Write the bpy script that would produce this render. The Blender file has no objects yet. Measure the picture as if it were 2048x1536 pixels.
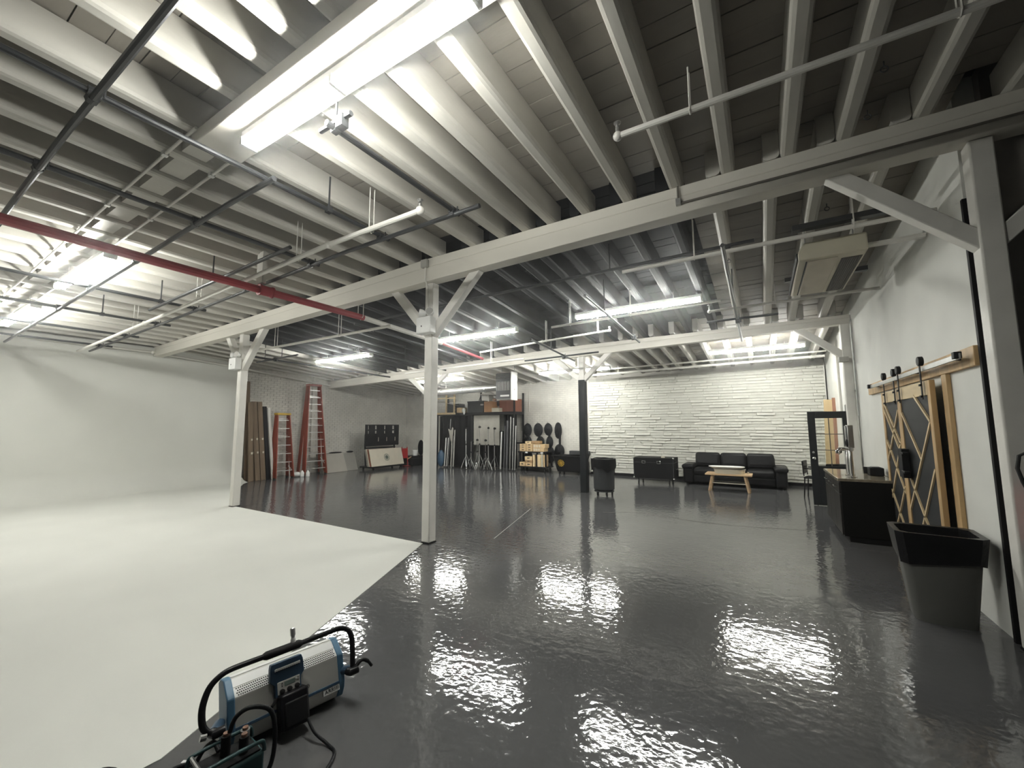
import bpy, bmesh, math, random
from mathutils import Vector, Matrix
random.seed(7)
S = bpy.context.scene
COL = S.collection
PI = math.pi

# ------------------------------------------------------------------ camera, world, exposure
CAMZ = 1.68
cam_data = bpy.data.cameras.new('camera')
cam = bpy.data.objects.new('camera', cam_data)
COL.objects.link(cam)
YAW, PITCH, ROLL = math.radians(-31.0327), math.radians(5.8732), math.radians(-0.2891)
fw = Vector((math.sin(YAW) * math.cos(PITCH), math.cos(YAW) * math.cos(PITCH), math.sin(PITCH)))
rt = Vector((math.cos(YAW), -math.sin(YAW), 0))
up = rt.cross(fw)
r2 = rt * math.cos(ROLL) + up * math.sin(ROLL)
u2 = -rt * math.sin(ROLL) + up * math.cos(ROLL)
cam.matrix_world = Matrix(((r2.x, u2.x, -fw.x, 0), (r2.y, u2.y, -fw.y, 0), (r2.z, u2.z, -fw.z, CAMZ), (0, 0, 0, 1)))
cam_data.sensor_width = 36
cam_data.lens = 14.497
cam_data.clip_start = 0.02
S.camera = cam
GLOW_HAZE = .010
W = bpy.data.worlds.new('world')
W.use_nodes = True
W.node_tree.nodes['Background'].inputs[0].default_value = (0.5, 0.5, 0.5, 1)
W.node_tree.nodes['Background'].inputs[1].default_value = 0.0
# faint forward scattering volume, added to imitate lens bloom around the tubes
vs_ = W.node_tree.nodes.new('ShaderNodeVolumeScatter')
vs_.inputs['Density'].default_value = GLOW_HAZE
vs_.inputs['Anisotropy'].default_value = .93
W.node_tree.links.new(vs_.outputs[0], W.node_tree.nodes['World Output'].inputs['Volume'])
S.world = W
S.view_settings.view_transform = 'Standard'
S.view_settings.look = 'None'
S.view_settings.gamma = 1
S.view_settings.use_curve_mapping = False
S.view_settings.exposure = 0.0
TUBE = 172.0            # emission of every fluorescent tube
S.cycles.use_denoising = True
S.cycles.use_adaptive_sampling = True
S.cycles.adaptive_threshold = .12
S.cycles.adaptive_min_samples = 16
S.cycles.volume_bounces = 0
S.cycles.max_bounces = 6
S.cycles.diffuse_bounces = 3
S.cycles.glossy_bounces = 2
S.cycles.caustics_reflective = False
S.cycles.caustics_refractive = False
S.cycles.sample_clamp_indirect = 8

# ------------------------------------------------------------------ materials
def mat(name, col, rough=0.6, metal=0.0, var=0.12, vscale=4.0, bump=0.0, bscale=60.0, col2=None, emit=0.0, trans=0.0, spec=0.5, stretch=(1, 1, 1), coat=0.0, det=4.0):
    m = bpy.data.materials.new(name)
    m.use_nodes = True
    nt = m.node_tree
    b = nt.nodes['Principled BSDF']
    b.inputs['Roughness'].default_value = rough
    b.inputs['Metallic'].default_value = metal
    b.inputs['Specular IOR Level'].default_value = spec
    if coat: b.inputs['Coat Weight'].default_value = coat
    if trans: b.inputs['Transmission Weight'].default_value = trans
    tc = nt.nodes.new('ShaderNodeTexCoord')
    mp = nt.nodes.new('ShaderNodeMapping')
    mp.inputs['Scale'].default_value = stretch
    nt.links.new(tc.outputs['Object'], mp.inputs['Vector'])
    n = nt.nodes.new('ShaderNodeTexNoise')
    n.inputs['Scale'].default_value = vscale
    n.inputs['Detail'].default_value = det
    nt.links.new(mp.outputs['Vector'], n.inputs['Vector'])
    r = nt.nodes.new('ShaderNodeValToRGB')
    c2 = col2 or tuple(c * (1 - var) for c in col)
    c1 = col if col2 else tuple(min(1, c * (1 + var * .6)) for c in col)
    r.color_ramp.elements[0].position = .32
    r.color_ramp.elements[1].position = .68
    r.color_ramp.elements[0].color = (*c2, 1)
    r.color_ramp.elements[1].color = (*c1, 1)
    nt.links.new(n.outputs['Fac'], r.inputs['Fac'])
    nt.links.new(r.outputs['Color'], b.inputs['Base Color'])
    if emit:
        b.inputs['Emission Color'].default_value = (*col, 1)
        b.inputs['Emission Strength'].default_value = emit
    if bump:
        n2 = nt.nodes.new('ShaderNodeTexNoise')
        n2.inputs['Scale'].default_value = bscale
        n2.inputs['Detail'].default_value = 3
        nt.links.new(mp.outputs['Vector'], n2.inputs['Vector'])
        bp = nt.nodes.new('ShaderNodeBump')
        bp.inputs['Strength'].default_value = bump
        bp.inputs['Distance'].default_value = 0.01
        nt.links.new(n2.outputs['Fac'], bp.inputs['Height'])
        nt.links.new(bp.outputs['Normal'], b.inputs['Normal'])
    return m

M = {}
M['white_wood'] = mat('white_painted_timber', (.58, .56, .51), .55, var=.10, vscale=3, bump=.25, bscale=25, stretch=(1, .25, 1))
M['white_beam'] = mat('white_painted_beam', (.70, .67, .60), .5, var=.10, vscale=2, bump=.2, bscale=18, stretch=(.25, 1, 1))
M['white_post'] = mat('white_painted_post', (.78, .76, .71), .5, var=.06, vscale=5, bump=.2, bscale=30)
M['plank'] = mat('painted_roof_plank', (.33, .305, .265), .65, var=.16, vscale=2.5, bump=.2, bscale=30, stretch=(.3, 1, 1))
M['plank_black'] = mat('black_painted_roof_plank', (.017, .018, .020), .7, spec=.15, var=.2, vscale=2.5, bump=.2, bscale=30)
M['black_wood'] = mat('black_painted_timber', (.017, .018, .020), .7, spec=.15, var=.2)
M['cyc'] = mat('white_cyclorama_paint', (.70, .70, .655), .75, var=.035, vscale=1.2, bump=.05, bscale=40)
M['brick_white'] = mat('white_painted_brick', (.72, .70, .645), .7, var=.10, vscale=3, bump=.3, bscale=40)
M['stone_white'] = mat('white_painted_split_brick', (.58, .575, .52), .65, var=.04, vscale=5, bump=.35, bscale=50)
M['mortar'] = mat('painted_mortar', (.56, .545, .50), .8, var=.08)
M['plaster'] = mat('painted_plaster_wall', (.80, .80, .755), .7, var=.05, vscale=2, bump=.08, bscale=40)
M['grey_wall'] = mat('grey_plaster_wall', (.30, .28, .26), .8, var=.08, vscale=2)
M['dark_wall'] = mat('dark_grey_wall', (.10, .10, .10), .8, var=.08, vscale=2)
M['white_metal'] = mat('white_enamel_metal', (.78, .78, .75), .4, var=.03)
M['white_pipe'] = mat('white_painted_pipe', (.76, .74, .69), .45, var=.06)
M['black_pipe'] = mat('black_steel_pipe', (.035, .037, .04), .35, metal=.3, var=.2)
M['steel'] = mat('galvanised_steel', (.42, .42, .41), .38, metal=.85, var=.1, vscale=12)
M['chrome'] = mat('chrome', (.8, .8, .8), .12, metal=1, var=.03)
M['alu'] = mat('aluminium', (.75, .75, .74), .35, metal=.8, var=.05)
M['red_pipe'] = mat('red_painted_pipe', (.33, .035, .045), .45, var=.12)
M['red'] = mat('red_enamel', (.35, .02, .02), .35, var=.08)
M['orange'] = mat('red_orange_fibreglass', (.27, .045, .022), .5, var=.15, vscale=9)
M['yellow'] = mat('yellow_plastic', (.55, .36, .03), .5, var=.08)
M['pine'] = mat('yellow_pine', (.58, .39, .19), .55, var=.22, vscale=5, stretch=(3, 3, .4), bump=.1)
M['pine_pale'] = mat('pale_pine', (.72, .56, .33), .55, var=.12, vscale=5, stretch=(3, .5, 3))
M['ply'] = mat('plywood_board', (.66, .50, .28), .6, var=.08, vscale=3, stretch=(3, 3, .5))
M['ply_edge'] = mat('reddish_wood_edge', (.40, .20, .13), .6, var=.12, vscale=6)
M['table_wood'] = mat('light_oak', (.66, .46, .27), .5, var=.15, vscale=5, stretch=(.5, 3, 3))
M['brown_flat'] = mat('brown_scenery_flat', (.17, .12, .078), .75, var=.25, vscale=3, stretch=(3, 3, .4))
M['crate'] = mat('apple_box_plywood', (.62, .44, .24), .6, var=.15, vscale=8)
M['crate_dark'] = mat('darker_plywood', (.40, .25, .12), .6, var=.15, vscale=8)
M['black'] = mat('matt_black', (.009, .009, .010), .6, spec=.18, var=.2)
M['black_gloss'] = mat('black_satin', (.010, .010, .012), .35, spec=.18, var=.2)
M['black_cab'] = mat('black_laminate_cabinet', (.004, .004, .004), .5, var=.2, spec=.15)
M['black_front'] = mat('dark_wood_grain_front', (.035, .033, .030), .35, spec=.18, var=.4, vscale=6, stretch=(6, 6, .4))
M['leather'] = mat('black_leather', (.011, .011, .012), .38, spec=.18, var=.3, vscale=6, bump=.25, bscale=14)
M['rubber'] = mat('black_rubber', (.02, .02, .02), .7, var=.2)
M['bag'] = mat('black_bin_liner', (.010, .010, .011), .3, spec=.18, var=.3, bump=.5, bscale=18)
M['bin_grey'] = mat('grey_plastic_bin', (.11, .11, .10), .5, var=.06)
M['can_grey'] = mat('dark_grey_plastic', (.045, .047, .049), .5, spec=.18, var=.1)
M['tub_black'] = mat('black_moulded_plastic', (.007, .007, .008), .45, spec=.18, var=.2)
M['door_black'] = mat('charcoal_painted_door', (.016, .018, .020), .5, spec=.18, var=.1)
M['door_panel'] = mat('dark_slate_panel', (.028, .03, .032), .55, spec=.18, var=.12)
M['glass'] = mat('clear_glass', (.95, .97, .95), .02, var=.0, trans=1.0)
M['counter'] = mat('polished_stone_counter', (.34, .30, .23), .12, var=.3, vscale=14, coat=.3)
M['brushed'] = mat('brushed_steel', (.45, .45, .44), .3, metal=.9, var=.08)
M['grey_box'] = mat('grey_foam_board', (.40, .38, .34), .75, var=.06)
M['grey_box_dark'] = mat('darker_grey_board', (.27, .26, .235), .75, var=.06)
M['cream'] = mat('cream_board', (.62, .57, .47), .7, var=.06)
M['teal_print'] = mat('grey_green_print', (.10, .13, .11), .7, var=.05)
M['yellow_print'] = mat('yellow_print', (.62, .38, .03), .6, var=.1)
M['gold_print'] = mat('deep_gold_print', (.45, .26, .02), .6, var=.05)
M['cable'] = mat('black_cable_rubber', (.009, .010, .012), .5, spec=.18, var=.3, vscale=30, bump=.5, bscale=60)
M['grey_cloth'] = mat('grey_cloth', (.27, .26, .23), .9, var=.1, vscale=6)
M['black_cloth'] = mat('black_cloth', (.006, .006, .0065), .95, spec=.1, var=.3, vscale=6)
M['beige'] = mat('beige_plastic', (.60, .56, .44), .5, var=.06)
M['ac_grille'] = mat('dark_grille', (.10, .095, .08), .6, var=.1)
M['ac_black'] = mat('black_seal', (.012, .012, .012), .7)
M['heater_grey'] = mat('grey_enamel', (.36, .35, .32), .45, var=.05)
M['heater_dark'] = mat('dark_louvre', (.06, .06, .065), .5, var=.1)
M['cardboard'] = mat('cardboard', (.42, .22, .10), .8, var=.1)
M['red_card'] = mat('reddish_cardboard', (.28, .10, .06), .8, var=.1)
M['sp_white'] = mat('silver_painted_metal', (.66, .65, .61), .4, metal=.15, var=.03)
M['sp_bright'] = mat('bright_silver_heatsink', (.85, .85, .83), .35, var=.02)
M['sp_blue'] = mat('blue_painted_metal', (.085, .19, .30), .45, var=.08)
M['sp_navy'] = mat('navy_painted_metal', (.035, .075, .13), .5, var=.08)
M['teal'] = mat('dark_teal_case', (.014, .05, .053), .5, var=.15)
M['lcd'] = mat('grey_green_display', (.20, .26, .23), .3, var=.02)
M['ink'] = mat('black_print', (.01, .01, .01), .6)
M['white_plastic'] = mat('white_plastic', (.82, .82, .80), .4, var=.02)
M['clear_plastic'] = mat('milky_plastic', (.62, .58, .48), .4, var=.05)
M['copper'] = mat('brownish_connector', (.22, .12, .08), .5, var=.1)
M['tube'] = mat('fluorescent_tube_glow', (.985, .99, .93), .4, emit=TUBE, var=0)
M['drab_and_shadow'] = mat('drab_and_conduit_shadow', (.15, .135, .115), .6)  # shadow put into the girder conduit's colour; plain drab on muntins and floor crack
M['lens'] = mat('lamp_lens', (.8, .8, .78), .1, metal=.6, var=.1)

def floor_material():
    m = bpy.data.materials.new('grey_gloss_floor_paint')
    m.use_nodes = True
    nt = m.node_tree
    L = nt.links.new
    b = nt.nodes['Principled BSDF']
    tc = nt.nodes.new('ShaderNodeTexCoord')
    n = nt.nodes.new('ShaderNodeTexNoise'); n.inputs['Scale'].default_value = .55; n.inputs['Detail'].default_value = 5
    L(tc.outputs['Object'], n.inputs['Vector'])
    r = nt.nodes.new('ShaderNodeValToRGB')
    r.color_ramp.elements[0].position = .3; r.color_ramp.elements[1].position = .72
    r.color_ramp.elements[0].color = (.092, .092, .094, 1); r.color_ramp.elements[1].color = (.122, .122, .124, 1)
    L(n.outputs['Fac'], r.inputs['Fac'])
    L(r.outputs['Color'], b.inputs['Base Color'])
    rr = nt.nodes.new('ShaderNodeMapRange'); rr.inputs['To Min'].default_value = .04; rr.inputs['To Max'].default_value = .09
    n3 = nt.nodes.new('ShaderNodeTexNoise'); n3.inputs['Scale'].default_value = 1.3; n3.inputs['Detail'].default_value = 3
    L(tc.outputs['Object'], n3.inputs['Vector']); L(n3.outputs['Fac'], rr.inputs['Value']); L(rr.outputs['Result'], b.inputs['Roughness'])
    # rolled-on paint: broad waves plus orange peel
    hs = []
    for sc_, amt, det in ((2.2, .55, 1), (15.0, .50, 1), (45.0, .09, 1)):
        q = nt.nodes.new('ShaderNodeTexNoise'); q.inputs['Scale'].default_value = sc_; q.inputs['Detail'].default_value = det
        L(tc.outputs['Object'], q.inputs['Vector'])
        k = nt.nodes.new('ShaderNodeMath'); k.operation = 'MULTIPLY'; k.inputs[1].default_value = amt
        L(q.outputs['Fac'], k.inputs[0]); hs.append(k)
    a = nt.nodes.new('ShaderNodeMath'); a.operation = 'ADD'; L(hs[0].outputs[0], a.inputs[0]); L(hs[1].outputs[0], a.inputs[1])
    a2 = nt.nodes.new('ShaderNodeMath'); a2.operation = 'ADD'; L(a.outputs[0], a2.inputs[0]); L(hs[2].outputs[0], a2.inputs[1])
    bp = nt.nodes.new('ShaderNodeBump'); bp.inputs['Strength'].default_value = .42; bp.inputs['Distance'].default_value = .012
    L(a2.outputs[0], bp.inputs['Height']); L(bp.outputs['Normal'], b.inputs['Normal'])
    b.inputs['Specular IOR Level'].default_value = .6
    return m
M['floor'] = floor_material()

# ------------------------------------------------------------------ mesh helpers
class MB:
    def __init__(s): s.v = []; s.f = []
    def add(s, vs, fs):
        k = len(s.v); s.v += [tuple(p) for p in vs]; s.f += [tuple(i + k for i in q) for q in fs]; return s
    def box(s, c, d, rot=None):
        hx, hy, hz = d[0] / 2, d[1] / 2, d[2] / 2
        p = [Vector((x * hx, y * hy, z * hz)) for z in (-1, 1) for y in (-1, 1) for x in (-1, 1)]
        if rot is not None: p = [rot @ q for q in p]
        c = Vector(c)
        return s.add([c + q for q in p], [(0, 2, 3, 1), (4, 5, 7, 6), (0, 1, 5, 4), (2, 6, 7, 3), (0, 4, 6, 2), (1, 3, 7, 5)])
    def bb(s, x0, x1, y0, y1, z0, z1): return s.box(((x0 + x1) / 2, (y0 + y1) / 2, (z0 + z1) / 2), (abs(x1 - x0), abs(y1 - y0), abs(z1 - z0)))
    def bar(s, a, b, w, h, upv=(0, 0, 1)):     # rectangular bar from a to b
        a = Vector(a); b = Vector(b); d = (b - a).normalized(); u = Vector(upv)
        if abs(d.dot(u)) > .98: u = Vector((0, 1, 0))
        x = d.cross(u).normalized(); z = x.cross(d)
        vs = [p + x * sx * w / 2 + z * sz * h / 2 for p in (a, b) for sx, sz in ((-1, -1), (1, -1), (1, 1), (-1, 1))]
        return s.add(vs, [(0, 1, 2, 3), (7, 6, 5, 4), (0, 4, 5, 1), (1, 5, 6, 2), (2, 6, 7, 3), (3, 7, 4, 0)])
    def tube(s, pts, r, n=10, caps=True):
        pts = [Vector(p) for p in pts]; rs = r if isinstance(r, (list, tuple)) else [r] * len(pts)
        k = len(s.v); prev = None
        for i, p in enumerate(pts):
            d = (pts[min(i + 1, len(pts) - 1)] - pts[max(i - 1, 0)]).normalized()
            if prev is None:
                u = Vector((0, 0, 1)) if abs(d.z) < .9 else Vector((1, 0, 0))
                x = d.cross(u).normalized()
            else:
                x = (prev - d * prev.dot(d)).normalized()
            prev = x; y = d.cross(x)
            for j in range(n):
                a = 2 * PI * j / n
                s.v.append(tuple(p + (x * math.cos(a) + y * math.sin(a)) * rs[i]))
        for i in range(len(pts) - 1):
            for j in range(n):
                a = k + i * n + j; b = k + i * n + (j + 1) % n
                s.f.append((a, b, b + n, a + n))
        if caps:
            s.f.append(tuple(k + j for j in range(n))[::-1]); e = k + (len(pts) - 1) * n
            s.f.append(tuple(e + j for j in range(n)))
        return s
    def lathe(s, prof, c=(0, 0, 0), n=24, axis='z', caps=True):
        k = len(s.v); c = Vector(c)
        for r, h in prof:
            for j in range(n):
                a = 2 * PI * j / n; x, y = r * math.cos(a), r * math.sin(a)
                q = (x, y, h) if axis == 'z' else ((h, x, y) if axis == 'x' else (x, h, y))
                s.v.append(tuple(c + Vector(q)))
        for i in range(len(prof) - 1):
            for j in range(n):
                a = k + i * n + j; b = k + i * n + (j + 1) % n
                s.f.append((a, b, b + n, a + n))
        if caps:
            s.f.append(tuple(k + j for j in range(n))[::-1]); e = k + (len(prof) - 1) * n
            s.f.append(tuple(e + j for j in range(n)))
        return s
    def prism(s, poly, a, b):                  # poly of 3D offsets swept from a to b
        a = Vector(a); b = Vector(b); n = len(poly)
        vs = [a + Vector(p) for p in poly] + [b + Vector(p) for p in poly]
        fs = [tuple(range(n))[::-1], tuple(range(n, 2 * n))] + [(i, (i + 1) % n, (i + 1) % n + n, i + n) for i in range(n)]
        return s.add(vs, fs)
    def ball(s, c, r, n=12, m=8, sq=(1, 1, 1)):
        k = len(s.v); c = Vector(c)
        for i in range(1, m):
            t = PI * i / m
            for j in range(n):
                a = 2 * PI * j / n
                s.v.append(tuple(c + Vector((math.sin(t) * math.cos(a) * r * sq[0], math.sin(t) * math.sin(a) * r * sq[1], math.cos(t) * r * sq[2]))))
        t0 = len(s.v); s.v.append(tuple(c + Vector((0, 0, r * sq[2])))); s.v.append(tuple(c - Vector((0, 0, r * sq[2]))))
        for i in range(m - 2):
            for j in range(n):
                a = k + i * n + j; b = k + i * n + (j + 1) % n
                s.f.append((a, a + n, b + n, b))
        for j in range(n):
            s.f.append((t0, k + j, k + (j + 1) % n)); e = k + (m - 2) * n
            s.f.append((t0 + 1, e + (j + 1) % n, e + j))
        return s
    def mesh(s, name, m, smooth=35):
        me = bpy.data.meshes.new(name)
        me.from_pydata(s.v, [], s.f)
        bm = bmesh.new(); bm.from_mesh(me); bmesh.ops.recalc_face_normals(bm, faces=bm.faces); bm.to_mesh(me); bm.free()
        me.materials.append(M[m] if isinstance(m, str) else m)
        if smooth:
            me.polygons.foreach_set('use_smooth', [True] * len(me.polygons))
            me.set_sharp_from_angle(angle=math.radians(smooth))
        return me
    def build(s, name, m, parent=None, bevel=0, seg=2, sub=0, label=None, smooth=35, world=False, kind=None):
        o = bpy.data.objects.new(name, s.mesh(name, m, smooth)); COL.objects.link(o)
        if parent is not None:
            o.parent = parent
            if world:
                r = parent
                while r.parent: r = r.parent
                if r is parent: o.location = -r.location
        if bevel:
            b = o.modifiers.new('bevel', 'BEVEL'); b.width = bevel; b.segments = seg; b.limit_method = 'ANGLE'
            if seg > 2: b.harden_normals = False
        if sub:
            q = o.modifiers.new('sub', 'SUBSURF'); q.levels = sub; q.render_levels = sub
        if label: o['label'] = label
        if kind: o['kind'] = kind
        return o

def tag(o, label, cat, group=None):
    o['label'] = label; o['category'] = cat
    if group: o['group'] = group
    return o
def thing(name, label, cat, loc=(0, 0, 0), rz=0.0, group=None):
    o = bpy.data.objects.new(name, None); COL.objects.link(o)
    o.location = loc; o.rotation_euler = (0, 0, rz); o.empty_display_size = .1
    return tag(o, label, cat, group)
def structure(o): o['kind'] = 'structure'; return o
def copy_tree(src, loc=None, rz=None, label=None, group=None, parent=None):
    c = src.copy(); COL.objects.link(c)
    if parent: c.parent = parent
    if loc is not None: c.location = loc
    if rz is not None: c.rotation_euler = (0, 0, rz)
    if label: c['label'] = label
    if group: c['group'] = group
    for ch in src.children: copy_tree(ch, parent=c)
    return c
def lerp(a, b, t): return a + (b - a) * t
def table(xs, x):
    if x <= xs[0][0]: return xs[0][1]
    for (a, fa), (b, fb) in zip(xs, xs[1:]):
        if x <= b: return lerp(fa, fb, (x - a) / (b - a))
    return xs[-1][1]
TOPT = [(-14.7, 3.92), (-9.8, 4.06), (-4.27, 4.25), (3.6, 4.28)]
BOTT = [(-14.7, 3.655), (-9.8, 3.755), (-4.27, 3.89), (1.6, 3.985), (3.6, 4.0)]
def zc(x, y=0): return table(TOPT, x) - max(0, y - 4.66) * .08       # underside of the joists
def zb(x): return table(BOTT, x)                                     # underside of the front girder
def text_mesh(name, s, size, m, parent, mat4, extrude=.0006):
    cu = bpy.data.curves.new(name, 'FONT'); cu.body = s; cu.size = size; cu.extrude = extrude; cu.resolution_u = 2
    t = bpy.data.objects.new(name + '_curve', cu); COL.objects.link(t)
    me = bpy.data.meshes.new_from_object(t.evaluated_get(bpy.context.evaluated_depsgraph_get()))
    bpy.data.objects.remove(t); bpy.data.curves.remove(cu)
    me.name = name; me.transform(mat4); me.materials.clear(); me.materials.append(M[m])
    o = bpy.data.objects.new(name, me); COL.objects.link(o); o.parent = parent
    return o

# ================================================================== SETTING
XL, XR, YB = -14.60, 1.60, 14.40
structure(MB().bb(-14.8, 4.2, -4.6, 14.8, -.12, 0).build('floor', 'floor'))

fo = bpy.data.objects['floor']
def seam(pts, w, m):
    q = MB()
    for (xa, ya), (xb, yb) in zip(pts, pts[1:]): q.bar((xa, ya, .0005), (xb, yb, .0005), w, .003)
    q.build('floor_seam', m, fo, smooth=0)
seam([(-3.55, 5.35), (-4.15, 7.60)], .012, 'heater_grey')
seam([(-2.75, 8.0), (-2.2, 8.35), (-1.6, 8.2), (-1.1, 8.05), (-.5, 8.05), (.1, 8.15), (.75, 8.35)], .012, 'drab_and_shadow')
# cyclorama: white floor sheet, cove and wall in one skin, end profile showing at its far end
cyc = MB()
XW, RC, YE = -14.39, .62, 6.94
prof = [(XW, zc(-14.5) - .02)] + [(XW, 2.4), (XW, 1.4)] + [(XW + RC - RC * math.cos(t), RC - RC * math.sin(t)) for t in [PI / 2 * k / 10 for k in range(11)]]
prof = [(x, z + .004) for x, z in prof]
ys = [-4.5, 2, YE]
vs = []; fs = []
for y in ys:
    vs += [(x, y, z) for x, z in prof]
n = len(prof)
for j in range(len(ys) - 1):
    for i in range(n - 1):
        a = j * n + i; fs.append((a, a + 1, a + n + 1, a + n))
e = (len(ys) - 1) * n                        # end cap: solid wedge behind the skin
vs += [(XW - .16, YE, prof[0][1]), (XW - .16, YE, 0)]
fs.append(tuple(range(e, e + n)) + (len(vs) - 1, len(vs) - 2))
vs += [(XW - .16, -4.5, prof[0][1])]
fs.append((0, 2 * n, len(vs) - 3, len(vs) - 1))
cyc.add(vs, fs)
cyc_o = structure(cyc.build('wall_cyclorama', 'cyc', smooth=60))
fl = [(XW + RC, YE), (-13.45, 6.66), (-12.95, 6.33), (-12.11, 5.85), (-11.42, 5.49), (-10.6, 5.06), (-9.9, 4.70), (-4.30, 4.62), (-3.62, 3.08), (-2.72, 1.03), (-2.74, .80), (-4.3, -.35), (-5.6, -4.5), (XW + RC, -4.5)]
k = len(fl)
MB().add([(x, y, .004) for x, y in fl] + [(x, y, 0) for x, y in fl], [tuple(range(k))] + [(i, (i + 1) % k, (i + 1) % k + k, i + k) for i in range(k)]).build('cyclorama_floor', 'cyc', cyc_o, smooth=0)

def brick_face(mb, o, u, nrm, w, h, bw, bh, j, t0, t1, skip=None, vary=0.0, lip=0.0):
    o = Vector(o); u = Vector(u); nrm = Vector(nrm); z = Vector((0, 0, 1)); row = 0; y = 0
    while y < h - .01:
        hh = min(bh, h - y); x = -(bw * .5 if row % 2 else 0) - random.random() * vary
        while x < w:
            ww = bw * (1 + (random.random() * 2 - 1) * vary)
            a, b = max(0, x + j / 2), min(w, x + ww - j / 2)
            if b - a > .02 and not (skip and skip((a + b) / 2, y + hh / 2)):
                d = lerp(t0, t1, random.random()); d2 = d + (t1 - t0) * .4 * (random.random() - .5)
                p = [o + u * a + z * (y + j / 2), o + u * b + z * (y + j / 2), o + u * b + z * (y + hh - j / 2), o + u * a + z * (y + hh - j / 2)]
                lp = lip * random.random()
                q = [p[0] + nrm * (d + lp), p[1] + nrm * (d2 + lp), p[2] + nrm * d2, p[3] + nrm * d]
                mb.add(p + q, [(4, 5, 6, 7), (0, 1, 5, 4), (1, 2, 6, 5), (2, 3, 7, 6), (3, 0, 4, 7)])
            x += ww
        y += bh; row += 1
    return mb

wl = structure(MB().bb(XL - .2, XL, -4.6, YB + .2, 0, 4.7).build('wall_left', 'mortar'))
b = MB(); brick_face(b, (XL, 14.38, 0), (0, -1, 0), (1, 0, 0), 14.38 - 6.9, 3.95, .215, .075, .012, .006, .014)
b.build('brick_courses', 'brick_white', wl, smooth=0, kind='stuff')
b = MB().bb(XL, XL + .09, 9.46, 9.98, 0, 3.7)
brick_face(b, (XL + .09, 9.98, 0), (0, -1, 0), (1, 0, 0), .52, 3.7, .215, .075, .012, .005, .012)
b.build('brick_pier', 'brick_white', wl, smooth=0, kind='stuff')
wb = structure(MB().bb(XL - .2, XR + .25, YB, YB + .2, 0, 4.7).build('wall_back', 'mortar'))
b = MB(); brick_face(b, (XL, YB, 0), (1, 0, 0), (0, -1, 0), 9.5, 3.6, .215, .075, .012, .005, .012)
b.build('brick_courses', 'brick_white', wb, smooth=0, kind='stuff')
wr = structure(MB().bb(XR, XR + .2, 4.90, YB + .2, 0, 4.7).build('wall_right', 'plaster'))
MB().bb(XR - .05, XR, 11.9, 12.5, 0, 3.62).build('wall_pier', 'white_post', wr, bevel=.01)
MB().bb(XR - .02, XR + .08, 4.868, 4.905, 0, 3.6).build('dark_joint', 'black', wr)
structure(MB().bb(1.74, 4.2, 4.80, 4.95, 0, 4.7).build('wall_partition', 'grey_wall'))
structure(MB().bb(4.0, 4.2, -4.6, 4.8, 0, 4.7).build('wall_side', 'dark_wall'))
structure(MB().bb(XL - .2, 4.2, -4.6, -4.5, 0, 4.7).build('wall_front', 'dark_wall'))
structure(MB().bb(XL, -5.3, YB - .025, YB - .012, 0, .10).build('baseboard_back', 'white_wood'))

# ------------------------------------------------------------------ ceiling: planks on joists
ceil = bpy.data.objects.new('ceiling', None); COL.objects.link(ceil); structure(ceil)
JD = .29
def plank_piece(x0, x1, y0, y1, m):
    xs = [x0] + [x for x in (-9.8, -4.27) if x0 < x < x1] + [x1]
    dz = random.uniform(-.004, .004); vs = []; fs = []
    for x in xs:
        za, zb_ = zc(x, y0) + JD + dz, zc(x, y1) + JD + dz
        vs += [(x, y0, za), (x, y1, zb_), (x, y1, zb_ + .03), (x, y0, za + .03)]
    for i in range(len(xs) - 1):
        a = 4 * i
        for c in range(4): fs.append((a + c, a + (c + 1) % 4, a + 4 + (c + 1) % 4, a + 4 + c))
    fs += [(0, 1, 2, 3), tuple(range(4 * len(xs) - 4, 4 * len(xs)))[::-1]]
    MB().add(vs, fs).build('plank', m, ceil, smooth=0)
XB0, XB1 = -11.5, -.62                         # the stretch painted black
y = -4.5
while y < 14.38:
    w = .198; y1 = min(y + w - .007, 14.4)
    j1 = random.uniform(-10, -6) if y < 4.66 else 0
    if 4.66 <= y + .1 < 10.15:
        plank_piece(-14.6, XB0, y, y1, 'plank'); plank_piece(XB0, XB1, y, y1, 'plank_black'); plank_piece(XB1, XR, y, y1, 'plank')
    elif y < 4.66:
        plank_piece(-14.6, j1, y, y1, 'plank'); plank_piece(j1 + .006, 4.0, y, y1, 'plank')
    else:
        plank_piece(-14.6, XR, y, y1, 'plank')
    y += w
def joist(x, y0, y1, m, w=.135):
    c = .035; h = JD - .002; z0, z1 = zc(x, y0), zc(x, y1)
    poly = [(-w / 2, 0, h), (-w / 2, 0, c), (-w / 2 + c * .35, 0, c * .3), (-w / 2 + c, 0, 0), (w / 2 - c, 0, 0), (w / 2 - c * .35, 0, c * .3), (w / 2, 0, c), (w / 2, 0, h)]
    MB().prism(poly, (x, y0, z0), (x, y1, z1)).build('joist', m, ceil, smooth=20)
near_x = [-14.2 + .505 * i for i in range(21)] + [-3.39, -2.9, -2.61 + .08, -2.16, -1.69, -1.18, -.66, -.15, .37, .80, 1.32, 1.85, 2.4, 2.95, 3.5]
near_x = [x for i, x in enumerate(near_x) if not (-3.6 < x < -3.5)]
near_x = sorted(set(round(x, 3) for x in near_x if x > -14.3))
near_x = [x for i, x in enumerate(near_x) if i == 0 or x - near_x[i - 1] > .3]
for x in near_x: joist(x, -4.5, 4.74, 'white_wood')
for i, x in enumerate(near_x):
    xm = x - .14
    if xm > XR - .1: continue
    joist(xm, 4.56, 10.30, 'black_wood' if XB0 < xm < XB1 - .03 else 'white_wood')
    joist(xm + .14, 10.08, 14.4, 'white_wood', .12)
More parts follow.
